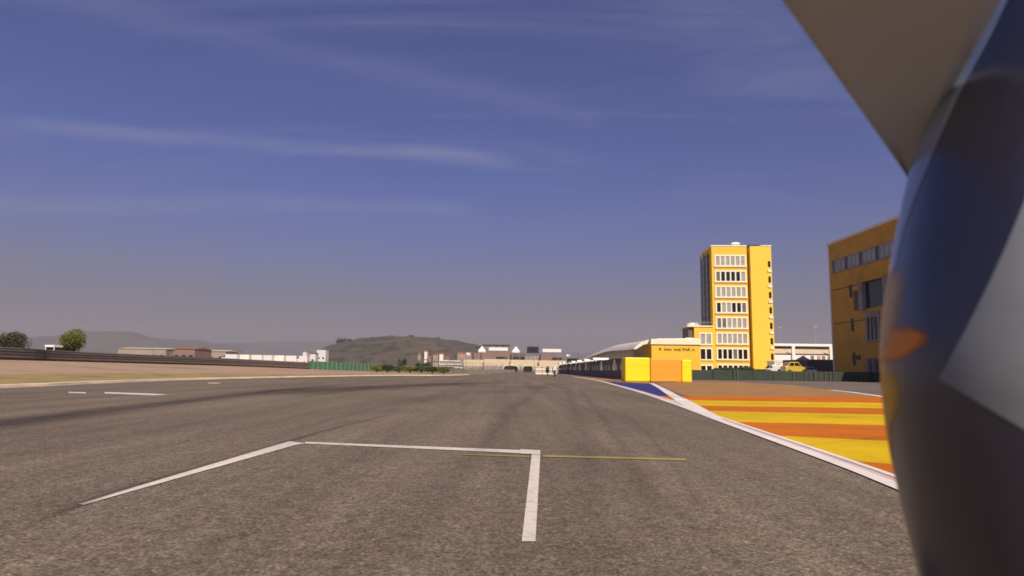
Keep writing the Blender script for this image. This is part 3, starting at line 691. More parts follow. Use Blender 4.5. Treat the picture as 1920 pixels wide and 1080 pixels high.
# ------------------------------------------------------------------ control tower
RZ = -R(3.4)
def window_group(parent, x0, x1, z0, z1, y, kinds, frame_m, fr=.22, mull=.28, proud=.16, name='window', side='front'):
    """a framed window: frame mesh (part), each pane a sub-part. side front: wall at y facing -y; side left: wall at x=y facing -x"""
    n = len(kinds); f = MB(); pw = (x1 - x0 - 2 * fr - (n - 1) * mull) / n
    def bx(mb, a0, a1, b0, b1, c0, c1):     # a along wall, b out of the wall (positive = outwards), c height
        if side == 'front': mb.box(a0, a1, y - b1, y - b0, c0, c1)
        else: mb.box(y - b1, y - b0, a0, a1, c0, c1)
    bx(f, x0, x1, -.1, proud, z1 - fr, z1); bx(f, x0 - .1, x1 + .1, -.1, proud + .08, z0, z0 + fr)
    bx(f, x0, x0 + fr, -.1, proud, z0 + fr, z1 - fr); bx(f, x1 - fr, x1, -.1, proud, z0 + fr, z1 - fr)
    xs = x0 + fr; cells = []
    for i in range(n):
        cells.append((xs, xs + pw)); xs += pw
        if i < n - 1: bx(f, xs, xs + mull, -.1, proud - .03, z0 + fr, z1 - fr); xs += mull
    fo = f.build(name, frame_m, parent)
    for (a, b), k in zip(cells, kinds):
        p = MB(); bx(p, a, b, -.05, .02, z0 + fr, z1 - fr)
        p.build('pane', {'d': M['dark_glass'], 'l': M['pale_glass'], 'm': M['mid_glass']}[k], fo)
    return fo
TY = 150.0; tb_ = P(1339, 690, TY); TX = tb_.x
tower = thing('control_tower', 'tall yellow control tower with eight rows of strip windows, right of the pit building', 'tower', (TX, TY, 0), RZ)
sc = TY / F; WF = 66 * sc; WT = 109 * sc; HT = P(1338, 462, TY).z; DP = 10.0
MB().box(0, WF, 0, DP, -.5, HT).build('wall', M['y_wall'], tower)
MB().box(WF + .5, WT, -.9, DP - 1, -.5, HT - .1).build('stair_bay', M['y_wall2'], tower)
MB().box(WF - .02, WF + .52, 1.2, DP - 2, -.5, HT - .6).build('recess', M['y_wall'], tower)
MB().box(-.12, WF + .05, -.12, DP + .1, HT + .003, HT + .28).build('parapet', M['w_frame'], tower)
MB().box(WF + 2.9, WT + .08, -1.0, DP - 1, HT - .097, HT + .12).build('parapet', M['w_frame'], tower)
MB().box(WF + .3, WF + 2.8, .2, 4, HT - .05, HT + .42).build('roof_hatch', M['dark'], tower)
dish = MB().ellipsoid((0, 0, 0), (1.1, .25, .35), 14, 8); d = dish.build('antenna', M['white_metal'], tower, True); d.location = (WF * .78, 2.5, HT + 1.15)
MB().tube([(WF * .78, 2.5, HT), (WF * .78, 2.5, HT + 1.0)], .05).build('mast', M['steel'], tower)
rows = ['llllll', 'mddddl', 'llllll', 'dllddm', 'mmllll', 'llllll', 'dddmdd']
for k, kd in enumerate(rows):
    pz = P(1370, 489.5 + 29.1 * k, TY).z
    window_group(tower, .62, WF - .25, pz - 1.42, pz + 1.42, 0, kd, M['w_frame'], .34, .30)
    MB().box(.45, WF - .15, -.07, .02, pz - 1.78, pz - 1.6).build('floor_band', M['o_wall'], tower)
pz = P(1370, 691, TY).z
window_group(tower, .62, WF - .25, pz - 1.2, pz + 1.0, 0, 'dddddd', M['w_frame'], .3, .34)
for k in range(7):
    pz = P(1440, 497 + 28.6 * k, TY).z; x = WF + .5 + (1438 - 1403) * sc - .35
    w = MB().box(x, x + .55, -.935, -.88, pz - .75, pz + .65).build('slit_window', M['dark_glass'], tower)
    MB().box(x - .12, x + .75, -1.12, -.89, pz - 1.9, pz - 1.35).build('sill', M['w_frame'], w)
# balconies and shade fins on the left side
for k in range(9):
    z = HT - 1.6 - k * 2.1
    MB().box(-.38, -.003, 2.2, 9.5, z - .12, z).build('balcony', M['conc_dark'], tower)
for yy in (2.25, 5.6, 9.2): MB().box(-.48, -.33, yy, yy + .15, HT - 19.0, HT - .7).build('fin', M['steel_dark'], tower)
MB().box(-.28, -.02, 2.4, 9.3, HT - 18.6, HT - 1.75).build('glass_screen', M['mid_glass'], tower)
# annex
AX0 = P(1303, 690, TY).x - TX; AH = P(1315, 613, TY).z
MB().box(AX0, -.003, -.3, 9, -.5, AH).build('annex_wall', M['y_wall'], tower)
MB().box(AX0 - 1.6, -.05, -.5, 9, AH + .003, AH + .3).build('annex_roof', M['w_frame'], tower)
for (py, kd, hh) in ((635.5, 'll', 1.45), (664, 'dd', 1.45), (690, 'dd', .8)):
    pz = P(1320, py, TY).z; window_group(tower, AX0 + 1.05, -.35, pz - hh, pz + hh, -.3, kd, M['w_frame'], .3, .3)
lz = P(1310, 625, TY).z
MB().box(AX0 - 1.2, AX0 - .003, .3, 7, lz - 1.6, AH - .05).build('lobby', M['brown_wall'], tower)
MB().box(AX0 - 1.9, AX0 + .3, .0, .12, lz - 2.0, lz - 1.0).build('balcony_rail', M['w_frame'], tower)
mb = MB()
for k in range(6): mb.tube([(AX0 + .5 + k * .55, .1, AH + .3), (AX0 + .5 + k * .55, .1, AH + 1.1)], .05, 6)
mb.tube([(AX0 + .4, .1, AH + 1.1), (-.1, .1, AH + 1.1)], .06, 6); mb.build('railing', M['grey_panel'], tower)
MB().ellipsoid((AX0 + .1, 1.5, AH + .55), (1.5, 1.3, .55), 16, 8).build('dome', M['white_metal'], tower, True)

# ------------------------------------------------------------------ pit building (white barrel roof, yellow end wall)
PY = 120.0; pb = P(1222, 690, PY); PX = pb.x; s2 = PY / F
pitb = thing('pit_building', 'long pit building with white curved roof edge and yellow end wall left of the tower', 'building', (PX, PY, 0), RZ)
WW = 90 * s2; HZ = P(1260, 646, PY).z; TZ = P(1260, 636, PY).z; LEN = 230.0
MB().box(0, WW, 0, 10, -.5, HZ).build('end_wall', M['y_wall'], pitb)
MB().box(-.1, WW + .1, -.25, 10, HZ + .003, TZ).build('parapet', M['w_frame'], pitb)
# lettering: dark illegible strokes, grouped as on the wall
lw = MB(); zt = P(1268, 655.5, PY).z; rs = random.Random(5)
for g0, g1 in ((1236, 1240), (1245.5, 1258.5), (1263.5, 1276.5), (1279.5, 1293), (1297.5, 1301.5)):
    x = (g0 - 1222) * s2; xe = (g1 - 1222) * s2
    while x < xe - .05:
        k = rs.random(); z0 = zt - .24; z1 = zt + .24; w_ = .34
        lw.box(x, x + .09, -.06, -.001, z0, z1)
        if k < .7: lw.box(x + .09, x + w_, -.06, -.001, z1 - .1, z1)
        if k > .3: lw.box(x + .09, x + w_, -.06, -.001, zt - .05, zt + .05)
        if k > .5: lw.box(x + w_, x + w_ + .08, -.06, -.001, z0, zt - .05)
        if k < .4: lw.box(x + .09, x + w_, -.06, -.001, z0, z0 + .1)
        x += .47
lw.build('lettering', M['letter'], pitb)
MB().box(.5, WW - 2.5, -.9, -.003, 2.35, 2.5).build('ledge', M['o_wall'], pitb)
# track side: glazed bay, grey wall
def roofz(y):                               # the roof swells upward along the building
    def ss(a, b, x): t = max(0, min(1, (x - a) / (b - a))); return t * t * (3 - 2 * t)
    return TZ + 1.25 * ss(-10, 70, y) * (1 - .7 * ss(110, 250, y))
wv = MB()
for k in range(12):
    ya, yb = 10.003 + (LEN - 10) * k / 12, 10.003 + (LEN - 10) * (k + 1) / 12
    wv.add([(.3, ya, -.5), (.3, yb, -.5), (.3, yb, roofz(yb) - .5), (.3, ya, roofz(ya) - .5)], [(0, 1, 2, 3)])
    wv.add([(WW, ya, -.5), (WW, yb, -.5), (WW, yb, roofz(yb) - .5), (WW, ya, roofz(ya) - .5)], [(3, 2, 1, 0)])
wv.build('wall', M['cream'], pitb)
for k in range(7):
    y0 = 11 + k * 2.6
    f = MB().box(.0, .297, y0 - .35, y0 + .35, 2.6, HZ - .4).build('column', M['w_frame'], pitb)
    MB().box(.25, .295, y0 + .4, y0 + 2.2, 2.7, HZ - .75).build('window', M['dark_glass'], pitb)
# roof fascia: bulges upwards towards us, stepped in segments as it runs away
nseg = 22; rf = MB(); seg = (LEN - 0) / nseg
prof_r = [(-3.0, -1.55), (-2.5, -1.0), (-1.7, -.35), (-.5, .18), (1.5, .45), (9, .6), (9, .2), (1.5, .02), (-1.2, -.75), (-2.6, -1.6)]
for k in range(nseg):
    y0 = 2 + k * seg; y1 = y0 + seg - .12
    vs_ = [(x, y0, roofz(y0) - .35 + z) for x, z in prof_r] + [(x, y1, roofz(y1) - .35 + z) for x, z in prof_r]; n = len(prof_r)
    rf = MB(); rf.add(vs_, [tuple(range(n)), tuple(range(2 * n - 1, n - 1, -1))] + [(i, n + i, n + (i + 1) % n, (i + 1) % n) for i in range(n)])
    rf.build('roof_segment', M['cream'], pitb)
# lower balcony slab and garage doors
MB().box(-1.6, -.02, 12, LEN, 2.45, 2.62).build('balcony', M['cream'], pitb)
for k in range(30):
    y0 = 30 + k * 6.5
    MB().box(-.02, .297, y0, y0 + 4.6, .0, 2.3).build('garage_door', M['dark'], pitb)

# ------------------------------------------------------------------ pit wall with timing stands
wall_line = [(P(1171, 700, 68).x, 68), (12.35, 100), (12.9, 130), (13.4, 170), (15.5, 215)]
pw = thing('pit_wall', 'dark shaded pit wall with fence panels running away left of the foam barrier', 'wall', (wall_line[0][0], 68, 0))
for k, ((xa, ya), (xb, yb)) in enumerate(zip(wall_line[:-1], wall_line[1:])):
    ox, oy = wall_line[0]; a = Vector((xa - ox, ya - oy, 0)); b = Vector((xb - ox, yb - oy, 0))
    def seg3(t0, t1, o0, o1, z0, z1, name, m):
        p = a + (b - a) * t0; q = a + (b - a) * t1
        MB().prism([(p.x + o0, p.y), (p.x + o1, p.y), (q.x + o1, q.y), (q.x + o0, q.y)], z0, z1).build(name, m, pw)
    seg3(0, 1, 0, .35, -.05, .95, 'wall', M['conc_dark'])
    nn = max(2, int((b - a).length / 3.0))
    for i in range(nn):
        seg3(i / nn + .003, (i + 1) / nn - .012, .08, .16, .953, 2.15, 'panel', [M['steel_dark'], M['brown_wall'], M['mid_glass'], M['conc_dark']][(i * 7 + k) % 4])
        seg3(i / nn - .0, i / nn + .012, .0 + .02, .24, .956, 2.3, 'post', M['steel_dark'])
    seg3(0, 1, .02, .3, 2.16, 2.26, 'top_rail', M['dark'])
names = ['nearest', 'second nearest', 'third nearest', 'fourth nearest', 'fifth nearest', 'sixth nearest', 'farthest']
for k in range(7):
    y = 102 + k * 13; x = 13.1 + .008 * (y - 102) + .9; zz = 2.3
    t = thing('timing_stand', f'{names[k]} pit wall timing stand under a white canopy', 'stand', (x, y, 0), 0, 'timing stands along the pit wall')
    MB().extrude_x([(-2.2, zz + .2), (-1.9, zz + .55), (1.9, zz + .55), (2.2, zz + .2)], -1.5, .9).build('canopy', M['white_metal'], t, bevel=.05)
    for sx, sy in ((-.8, -1.9), (-.8, 1.9), (.8, -1.9), (.8, 1.9)): MB().box(sx - .05, sx + .05, sy - .05, sy + .05, 0, zz + .21).build('post', M['steel_dark'], t)
    MB().box(-.75, .75, -1.7, 1.7, .95, 1.05).build('counter', M['grey_panel'], t)
# dark signal gantry at the far end
g = P(1074, 690, 150); t = thing('signal_gantry', 'dark signal gantry with a white board at the far end of the pit wall', 'gantry', (g.x, 150, 0))
zt = P(1074, 672, 150).z; zb = P(1074, 692, 150).z; w1 = 1.3
MB().extrude_x([(-1, zt - .9), (-1, zt - .55), (0, zt), (1, zt - .55), (1, zt - .9)], -w1, w1).build('canopy', M['dark'], t)
for s in (-1.1, 1.1): MB().box(s - .12, s + .12, -.12, .12, 0, zt - .88).build('post', M['dark'], t)
MB().box(-.45, .35, -.9, -.8, zb, zt - 1.0).build('board', M['white_metal'], t)
MB().box(-.95, .95, -.1, .1, .4, 1.2).build('counter', M['steel_dark'], t)
for k, (px, top) in enumerate(((1067, 660), (1084, 657))):
    g = P(px, 690, 190); zt = P(px, top, 190).z
    t = thing('light_mast', ['thin grey mast behind the dark signal gantry, the shorter one', 'thin grey mast just right of the dark signal gantry, the taller one'][k], 'mast', (g.x, 190, 0), 0, 'masts behind the signal gantry')
    MB().tube([(0, 0, 0), (0, 0, zt)], [.16, .08], 8).build('pole', M['steel'], t); MB().box(-.4, .4, -.1, .1, zt, zt + .25).build('lamp_head', M['steel'], t)

# ------------------------------------------------------------------ foam barrier at the pit entry
def foam(name, label, cat, pxs, Y, depth, m, topz, rot=0.0, left_m=None):
    a = P(pxs[0], 700, Y); b = P(pxs[1], 700, Y)
    t = thing(name, label, cat, (a.x, Y, 0), rot, 'foam blocks at the pit entry'); w_ = b.x - a.x
    o = MB().box(0, w_, 0, depth, 0, topz).build('cover', m, t, bevel=.10)
    sb = MB()
    for z in (topz * .34, topz * .68): sb.box(.06, w_ - .06, -.012, .02, z, z + .035)
    sb.build('seam', m, t)
    return t
FY = 57.0
foam('foam_barrier', 'bright yellow foam barrier block at the left of the pit entry', 'barrier', (1172, 1219), FY, 2.0, M['foam_y'], 2.08)
foam('foam_barrier', 'large orange foam barrier block between two yellow ones', 'barrier', (1219.6, 1278), FY - .1, 2.0, M['foam_o'], 2.02)
foam('foam_barrier', 'narrow yellow foam barrier block at the right of the orange one', 'barrier', (1278.6, 1297.5), FY + .1, 2.0, M['foam_y'], 1.95)

# ------------------------------------------------------------------ green covered tyre barrier
tl = [(P(1298, 700, 79).x, 79.0), (34, 79.6), (46.6, 80.5)]
tbx = thing('tyre_barrier', 'long low tyre barrier with dark green cover in front of the tower and cars', 'barrier', (*tl[0], 0))
L0 = Vector(tl[0]); D = Vector(tl[-1]) - L0; nseg = 10
for k in range(nseg):
    p = D * (k / nseg); q = D * ((k + 1) / nseg - .0012); hh = 1.16 + rnd.uniform(-.03, .03)
    MB().prism([(p.x, p.y), (q.x, q.y), (q.x, q.y + 1.1), (p.x, p.y + 1.1)], 0, hh).build('cover', M['green_belt'], tbx, bevel=.05)
for k in (0, 5.3, 7, 12, 13.4, 14, 14.6, 15.2, 15.8, 16.4, 19.6, 20.1, 20.7, 22):
    p = D * (k / 24); MB().box(p.x - .035, p.x + .035, p.y - .12, p.y - .02, 0, 1.19).build('strap', M['steel_dark'] if int(k) % 5 else M['conc_dark'], tbx)

# ------------------------------------------------------------------ ochre building on the right
BY = 98.0; bb = P(1566, 700, BY); BX = bb.x
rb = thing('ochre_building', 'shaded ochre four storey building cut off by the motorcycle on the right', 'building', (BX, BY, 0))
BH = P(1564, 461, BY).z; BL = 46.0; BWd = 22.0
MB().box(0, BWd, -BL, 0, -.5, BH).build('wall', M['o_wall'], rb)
MB().box(-.3, BWd + .3, -BL - .3, .3, BH + .003, BH + .35).build('roof', M['w_frame'], rb)
MB().box(-.16, .3, .003, .22, -.4, BH - .1).build('corner_trim', M['w_frame'], rb)
def yl(px): return BX / ((px - 960) / F) - BY          # local y of a column on the left wall (camera at origin)
z1 = P(1570, 489, 97).z; z0 = P(1570, 513, 97).z
dk = [1570, 1595, 1623, 1655, 1692]
ys_ = [yl(x) for x in dk]
for k in range(4):
    window_group(rb, ys_[k + 1] + .35, ys_[k] - .35, z0, z1, 0, 'lll', M['grey_panel'], .12, .14, .08, side='left')
    MB().box(-.05, -.003, ys_[k] - .3, ys_[k] + .3, z0, z1).build('window_slot', M['dark_glass'], rb)
for k in range(5):
    y1 = ys_[4] - 1 - k * 5
    window_group(rb, y1 - 4, y1, z0, z1, 0, 'lll', M['grey_panel'], .12, .14, .08, side='left')
# large recessed opening with pale column
a, b = yl(1667), yl(1622); zc = P(1640, 520, BY + a).z; zd = P(1640, 572, BY + a).z
w = MB().box(-.03, -.003, a, b, zd, zc).build('window', M['dark_glass'], rb)
MB().box(-.55, -.033, b - .9, b + .1, zd - .2, zc).build('column', M['conc'], w)
MB().box(-.45, -.033, a - .5, a, zd - .2, zc).build('column', M['conc'], w)
MB().box(-.6, -.003, a - .5, b + .3, zc + .003, zc + .4).build('lintel', M['o_wall'], rb)
MB().box(-.02, -.003, yl(1605), b + .05, zd, zc - .8).build('pale_panel', M['brown_wall'], rb)
a, b = yl(1652), yl(1627); zc = P(1638, 588, BY + a).z; zd = P(1638, 641, BY + a).z
window_group(rb, a, b, zd, zc, 0, 'ddd', M['conc'], .32, .22, .14, side='left')
MB().box(-.20, -.003, a - .1, b + .1, zc + .003, zc + .45).build('arch_head', M['conc'], rb)
for px in (1629, 1641, 1654, 1668): MB().box(-.4, -.003, yl(px) - .3, yl(px) + .3, 0, 3.0).build('column', M['conc'], rb)
MB().box(-.02, -.003, yl(1668), yl(1629), 0.1, 2.9).build('window', M['mid_glass'], rb)
for py in (545, 608):
    z = P(1570, py, 97).z; MB().box(-.03, -.003, -BL + .1, -.4, z, z + .14).build('floor_band', M['brown_wall'], rb)
z = P(1610, 671, 94).z; MB().box(-.12, -.003, yl(1612), yl(1598), z - .3, z + .3).build('sign_plate', M['dark'], rb)
for k in range(3):
    z = P(1598, 545 + 62 * k, 94).z; MB().box(-.04, -.003, yl(1603), yl(1598), z - 1.2, z + .6).build('slit_window', M['dark'], rb)
MB().box(2.2, BWd, 14, 24, -.5, 3.3).build('rear_wing', M['conc_dark'], rb)

# ------------------------------------------------------------------ grandstand between tower and ochre building
GY = 225.0; ga = P(1452, 690, GY); gbx = P(1640, 690, GY); s3 = GY / F; GW = gbx.x - ga.x
gs = thing('grandstand', 'white-roofed grandstand between the tower and the ochre building', 'grandstand', (ga.x, GY, 0), 0)
zf = lambda py: P(1510, py, GY).z
MB().box(0, GW, 4.5, 11, zf(648), zf(643.5)).build('roof', M['white_metal'], gs)
MB().box(0, GW, 8.5, 9, 0, zf(649) - .003).build('back_wall', M['conc_dark'], gs)
st = MB()
for k in range(8): st.box(0, GW, k * .9, 8.4, zf(664) + k * .31 - .31, zf(664) + (k + 1) * .31 - .315)
st.build('seating', M['pale_seat'], gs)
MB().box(0, GW, -.3, -.003, zf(666), zf(663.5)).build('front_rail', M['dark'], gs)
MB().box(0, GW, -.6, 8.4, zf(677), zf(666) - .003).build('fascia', M['white_metal'], gs)
MB().box(0, GW, .6, 8.4, 0, zf(677) - .003).build('undercroft', M['conc_dark'], gs)
for px in (1486, 1556, 1626):
    x = (px - 1452) * s3
    if x < GW - 1: MB().box(x - .5, x + .5, -1.3, -.61, 0, zf(649) - .003).build('column', M['white_metal'], gs)
for k, (px) in enumerate((1503, 1519, 1531, 1540, 1550)):
    x = (px - 1452) * s3
    MB().extrude_x([(-.75, zf(674.5)), (-.62, zf(674.5)), (-.62, zf(667)), (-.75, zf(667))], x, x + 1.1).build('banner', M['red_cloth'] if k % 2 == 0 else M['pink_wall'], gs)
for k, (px, top) in enumerate(((1486, 616), (1556, 614))):
    x = (px - 1452) * s3
    t = thing('flood_mast', ['slim pale mast rising above the left part of the grandstand roof', 'slim pale mast beside the ochre building above the grandstand roof'][k], 'mast', (ga.x + x, GY + 10, 0), 0, 'masts behind the grandstand')
    zt = P(px, top, GY + 10).z; MB().tube([(0, 0, 0), (0, 0, zt)], [.3, .12], 8).build('pole', M['grey_panel'], t); MB().box(-.7, .7, -.15, .15, zt, zt + .5).build('lamp_head', M['grey_panel'], t)
# low shed in front of it
a = P(1512, 690, 150); b = P(1600, 690, 150)
house('storage_shed', 'low dark grey shed behind the cars, left of the ochre building', 'shed', 1512, 1575, 680, 150, 8, M['conc_dark'], M['conc_dark'], 0, 3, z0=.3)
house('pit_kiosk', 'low pale kiosk with flat roof at the right foot of the tower', 'kiosk', 1452, 1482, 678.5, 140, 4, M['cream'], M['white_metal'], 0, 2, z0=.3)

# ------------------------------------------------------------------ far grandstand with advertising boards
FYD = 480.0
def fz(py, Y=FYD): return P(980, py, Y).z
def fx(px, Y=FYD): return P(px, 690, Y).x
fg = thing('far_grandstand', 'far dusty pink grandstand at the end of the straight below the white boards', 'grandstand', (fx(888), FYD, 0))
def lx(px): return fx(px) - fx(888)
MB().box(lx(888), lx(902), 4, 20, 0, fz(662)).build('wall', M['pink_wall'], fg)
MB().box(lx(902), lx(958), 2, 22, 0, fz(659)).build('wall', M['pink_wall'], fg)
MB().box(lx(958), lx(984), 0, 22, 0, fz(663)).build('wall', M['brown_wall'], fg)
MB().box(lx(1014), lx(1056), 2, 22, 0, fz(663)).build('wall', M['pink_wall'], fg)
MB().box(lx(984), lx(1014), 6, 20, 0, fz(667)).build('wall', M['grey_panel'], fg)
for a_, b_, py in ((903, 955, 646.5), (890, 901, 649)): MB().box(lx(a_), lx(b_), -1, 18, fz(py + 1.8), fz(py)).build('roof', M['steel_dark'], fg)
for px in (905, 917, 930, 943, 954): MB().box(lx(px) - .3, lx(px) + .3, 3, 3.6, fz(659), fz(648.3)).build('column', M['steel_dark'], fg)
for a_, b_ in ((930, 950), (959, 983), (1035, 1054)): MB().box(lx(a_), lx(b_), -.5 - .1, -.1, fz(674), fz(669.5)).build('entrance', M['dark'], fg)
def board(name, label, cat, p0, p1, t0, b0, m, group=None, legs=True, frame=None):
    x0, x1 = fx(p0, 470), fx(p1, 470); zb, zt = fz(b0, 470), fz(t0, 470)
    t = thing(name, label, cat, (x0, 470, 0), 0, group)
    MB().box(0, x1 - x0, 0, .6, zb, zt).build('board', m, t)
    for x in (.15 * (x1 - x0), .85 * (x1 - x0)): MB().box(x - .2, x + .2, .1, .5, 0, zb - .003).build('leg', M['pink_wall'], t)
    return t
board('advertising_board', 'long blank white board left of the black screen on the far grandstand', 'board', 916, 952, 652, 658, M['white_metal'], 'white boards over the far grandstand')
board('advertising_board', 'long blank white board right of the black screen', 'board', 1017, 1052, 653.5, 659.5, M['white_metal'], 'white boards over the far grandstand')
t = board('video_screen', 'black rectangular video screen between the white boards at the end of the straight', 'screen', 987.5, 1010, 649.5, 662, M['dark'])
x1 = fx(1010, 470) - fx(987.5, 470)
MB().box(1.2, x1 - 1.2, -.05, -.003, fz(660, 470), fz(652, 470)).build('display', M['led'], t)
for k, px in enumerate((903, 967)):
    x0 = fx(px, 465); zc = fz(655.5, 465)
    t = thing('white_tent', ['bright white peaked tent left of the long board', 'bright white peaked tent just left of the black screen'][k], 'tent', (x0, 465, 0), 0, 'white tents over the far grandstand')
    MB().add([(-2.9, 0, zc - 1.4), (2.9, 0, zc - 1.4), (2.9, 4, zc - 1.4), (-2.9, 4, zc - 1.4), (0, 2, zc + 2.4)], [(0, 1, 4), (1, 2, 4), (2, 3, 4), (3, 0, 4), (3, 2, 1, 0)]).build('canopy', M['white_metal'], t)
    MB().box(-2.6, 2.6, .2, 3.8, zc - 2.2, zc - 1.403).build('valance', M['white_metal'], t)
    for sx in (-2.4, 2.4): MB().box(sx - .15, sx + .15, .4, .7, 0, zc - 2.2).build('leg', M['steel'], t)
# terraces in front
def terrace(label, p0, p1, top, Y, n, zbase, m, grp):
    x0, x1 = fx(p0, Y), fx(p1, Y); zt = fz(top, Y)
    t = thing('terrace', label, 'terrace', (x0, Y, 0), 0, grp); mb = MB()
    for k in range(n):
        za = zbase + (zt - zbase) * (k + 1) / n; mb.box(0, x1 - x0, k * 1.1, n * 1.1, zbase + (zt - zbase) * k / n - (0 if k else zbase), za - .002)
    mb.build('steps', m, t)
    mb = MB(); mb.box(0, x1 - x0, -.25, -.003, 0, zbase + .5); mb.build('front_wall', M['conc'], t)
    mb = MB()
    for k in range(int((x1 - x0) / 2.5)): mb.box(1 + k * 2.5, 1.1 + k * 2.5, n * 1.1 + .003, n * 1.1 + .1, zt - .1, zt + .9)
    mb.build('railing', M['steel'], t); return t
terrace('pale terrace of steps below the far grandstand, leftmost stretch', 868, 906, 675.5, 405, 5, 2.0, M['pale_seat'], 'terraces below the far grandstand')
terrace('long pale terrace of steps under the left white board', 907, 956, 674, 400, 5, 2.4, M['pale_seat'], 'terraces below the far grandstand')
terrace('pale terrace of steps under the black screen', 957, 1010, 674.5, 395, 5, 2.2, M['pale_seat'], 'terraces below the far grandstand')
terrace('pale terrace of steps under the right white board', 1011, 1064, 675, 390, 5, 2.0, M['pale_seat'], 'terraces below the far grandstand')
# arched white marquees
for k, (px, w_) in enumerate(((958, 3.3), (990, 2.2))):
    Y = 255; x0 = fx(px, Y); zt = fz(683.5, Y); t = thing('marquee', ['wider arched white marquee below the terraces', 'narrower arched white marquee right of the wider one'][k], 'marquee', (x0, Y, 0), 0, 'arched marquees beyond the track')
    pts = [(math.cos(a) * w_, math.sin(a) * 1.7) for a in [math.pi * i / 10 for i in range(11)]]
    inn = [(p[0] * .92, p[1] * .86) for p in pts[::-1]]
    vs_ = [(p[0], 0, zt - 1.7 + p[1]) for p in pts + inn] + [(p[0], 4, zt - 1.7 + p[1]) for p in pts + inn]; n = 22
    MB().add(vs_, [(i, i + 1, n + i + 1, n + i) for i in range(n - 1)] + [(i, i + 1, 20 - i, 21 - i) for i in range(10)]).build('canopy', M['white_metal'], t)
    for s in (-w_ + .15, w_ - .15): MB().box(s - .1, s + .1, .1, .3, 0, zt - 1.68).build('leg', M['steel'], t)
    MB().box(-w_ * .8, w_ * .8, 3.9, 3.98, 0, zt - .6).build('back_wall', M['conc'], t)
# banked stand with tables of white, left of the terraces
t = thing('marshal_stand', 'low tiered stand with white rails at the end of the left kerb', 'stand', (fx(822, 170), 170, 0))
wd = fx(868, 170) - fx(822, 170)
for k, py in enumerate((689.5, 683, 676.5)):
    z = P(840, py, 170).z; MB().box(0, wd * (1 - .06 * k), k * 1.2, k * 1.2 + .15, z - .12, z + .16).build('rail', M['car_white'], t)
    MB().box(0, wd, k * 1.2 + .2, 4, 0 if k == 0 else P(840, (696, 689.5, 683)[k], 170).z, z - .13).build('tier', M['conc'], t)
for x in (0, wd * .33, wd * .66, wd - .12): MB().box(x, x + .12, -.12, -.003, 0, P(840, 676, 170).z * .8).build('post', M['steel_dark'], t)
cfx = [(P(842, 690, 150).x, 150), (P(880, 690, 185).x, 185), (P(930, 690, 225).x, 225), (P(1000, 690, 300).x, 300)]
cf = thing('catch_fence', 'tall catch fence of thin grey posts and cables left of the far straight', 'fence', (*cfx[0], 0))
cpts = smooth_pts(cfx, 7)
for p in cpts: MB().tube([(p[0] - cfx[0][0], p[1] - cfx[0][1], 0), (p[0] - cfx[0][0], p[1] - cfx[0][1], 2.6), (p[0] - cfx[0][0] + .4, p[1] - cfx[0][1], 3.1)], .05, 6).build('post', M['steel'], cf)
cb = MB()
for z in (1.0, 1.6, 2.2, 2.6):
    cb.tube([(p[0] - cfx[0][0], p[1] - cfx[0][1], z) for p in cpts], .018, 5)
cb.build('cable', M['steel_dark'], cf)
cl = MB(); lo = offset_line(cpts, .12)
for a, b in zip(lo[:-1], lo[1:]):
    cl.prism([(a[0] - cfx[0][0], a[1] - cfx[0][1]), (b[0] - cfx[0][0], b[1] - cfx[0][1]), (b[0] - cfx[0][0] + .2, b[1] - cfx[0][1]), (a[0] - cfx[0][0] + .2, a[1] - cfx[0][1])], 0, .8)
cl.build('wall', M['conc'], cf)
for k, (px, top, Y) in enumerate(((862, 664, 240), (874, 661, 250), (1001, 668, 280), (1062, 664, 260))):
    g = P(px, 690, Y); zt = P(px, top, Y).z
    t = thing('flag_pole', ['flag pole with small flag at the right foot of the hill, left of a pair', 'flag pole with small flag at the right foot of the hill, right of a pair', 'thin flag pole with small flag just below the black screen', 'thin flag pole with small flag left of the dark signal gantry'][k], 'flag pole', (g.x, Y, 0), 0, 'flag poles at the end of the straight')
    MB().tube([(0, 0, 0), (0, 0, zt)], .07, 6).build('pole', M['steel'], t)
    MB().add([(0.05, 0, zt), (.9, .2, zt - .1), (1.5, .0, zt - .05), (1.5, .0, zt - .9), (.9, .2, zt - .95), (.05, 0, zt - .85), (0.05, .03, zt), (.9, .23, zt - .1), (1.5, .03, zt - .05), (1.5, .03, zt - .9), (.9, .23, zt - .95), (.05, .03, zt - .85)],
             [(0, 1, 4, 5), (1, 2, 3, 4), (11, 10, 7, 6), (10, 9, 8, 7), (0, 6, 7, 1), (1, 7, 8, 2), (2, 8, 9, 3), (3, 9, 10, 4), (4, 10, 11, 5), (5, 11, 6, 0)]).build('flag', M['cream'] if k % 2 else M['red_cloth'], t)
# beige foam blocks across the track end
for k in range(3):
    x0, x1 = fx(1004 + k * 12.8, 130), fx(1004 + (k + 1) * 12.8 - .5, 130)
    t = thing('block_barrier', ['left', 'middle', 'right'][k] + ' beige banded barrier block behind the riders', 'barrier', (x0, 130, 0), 0, 'beige barrier blocks behind the riders')
    for j in range(4): MB().box(0, x1 - x0, 0, .9, j * .42, j * .42 + .36).build('band', M['pale_seat'] if j % 2 else M['cream'], t, bevel=.04)
    MB().box(.05, x1 - x0 - .05, .08, .82, .0, 1.6).build('core', M['conc_dark'], t)

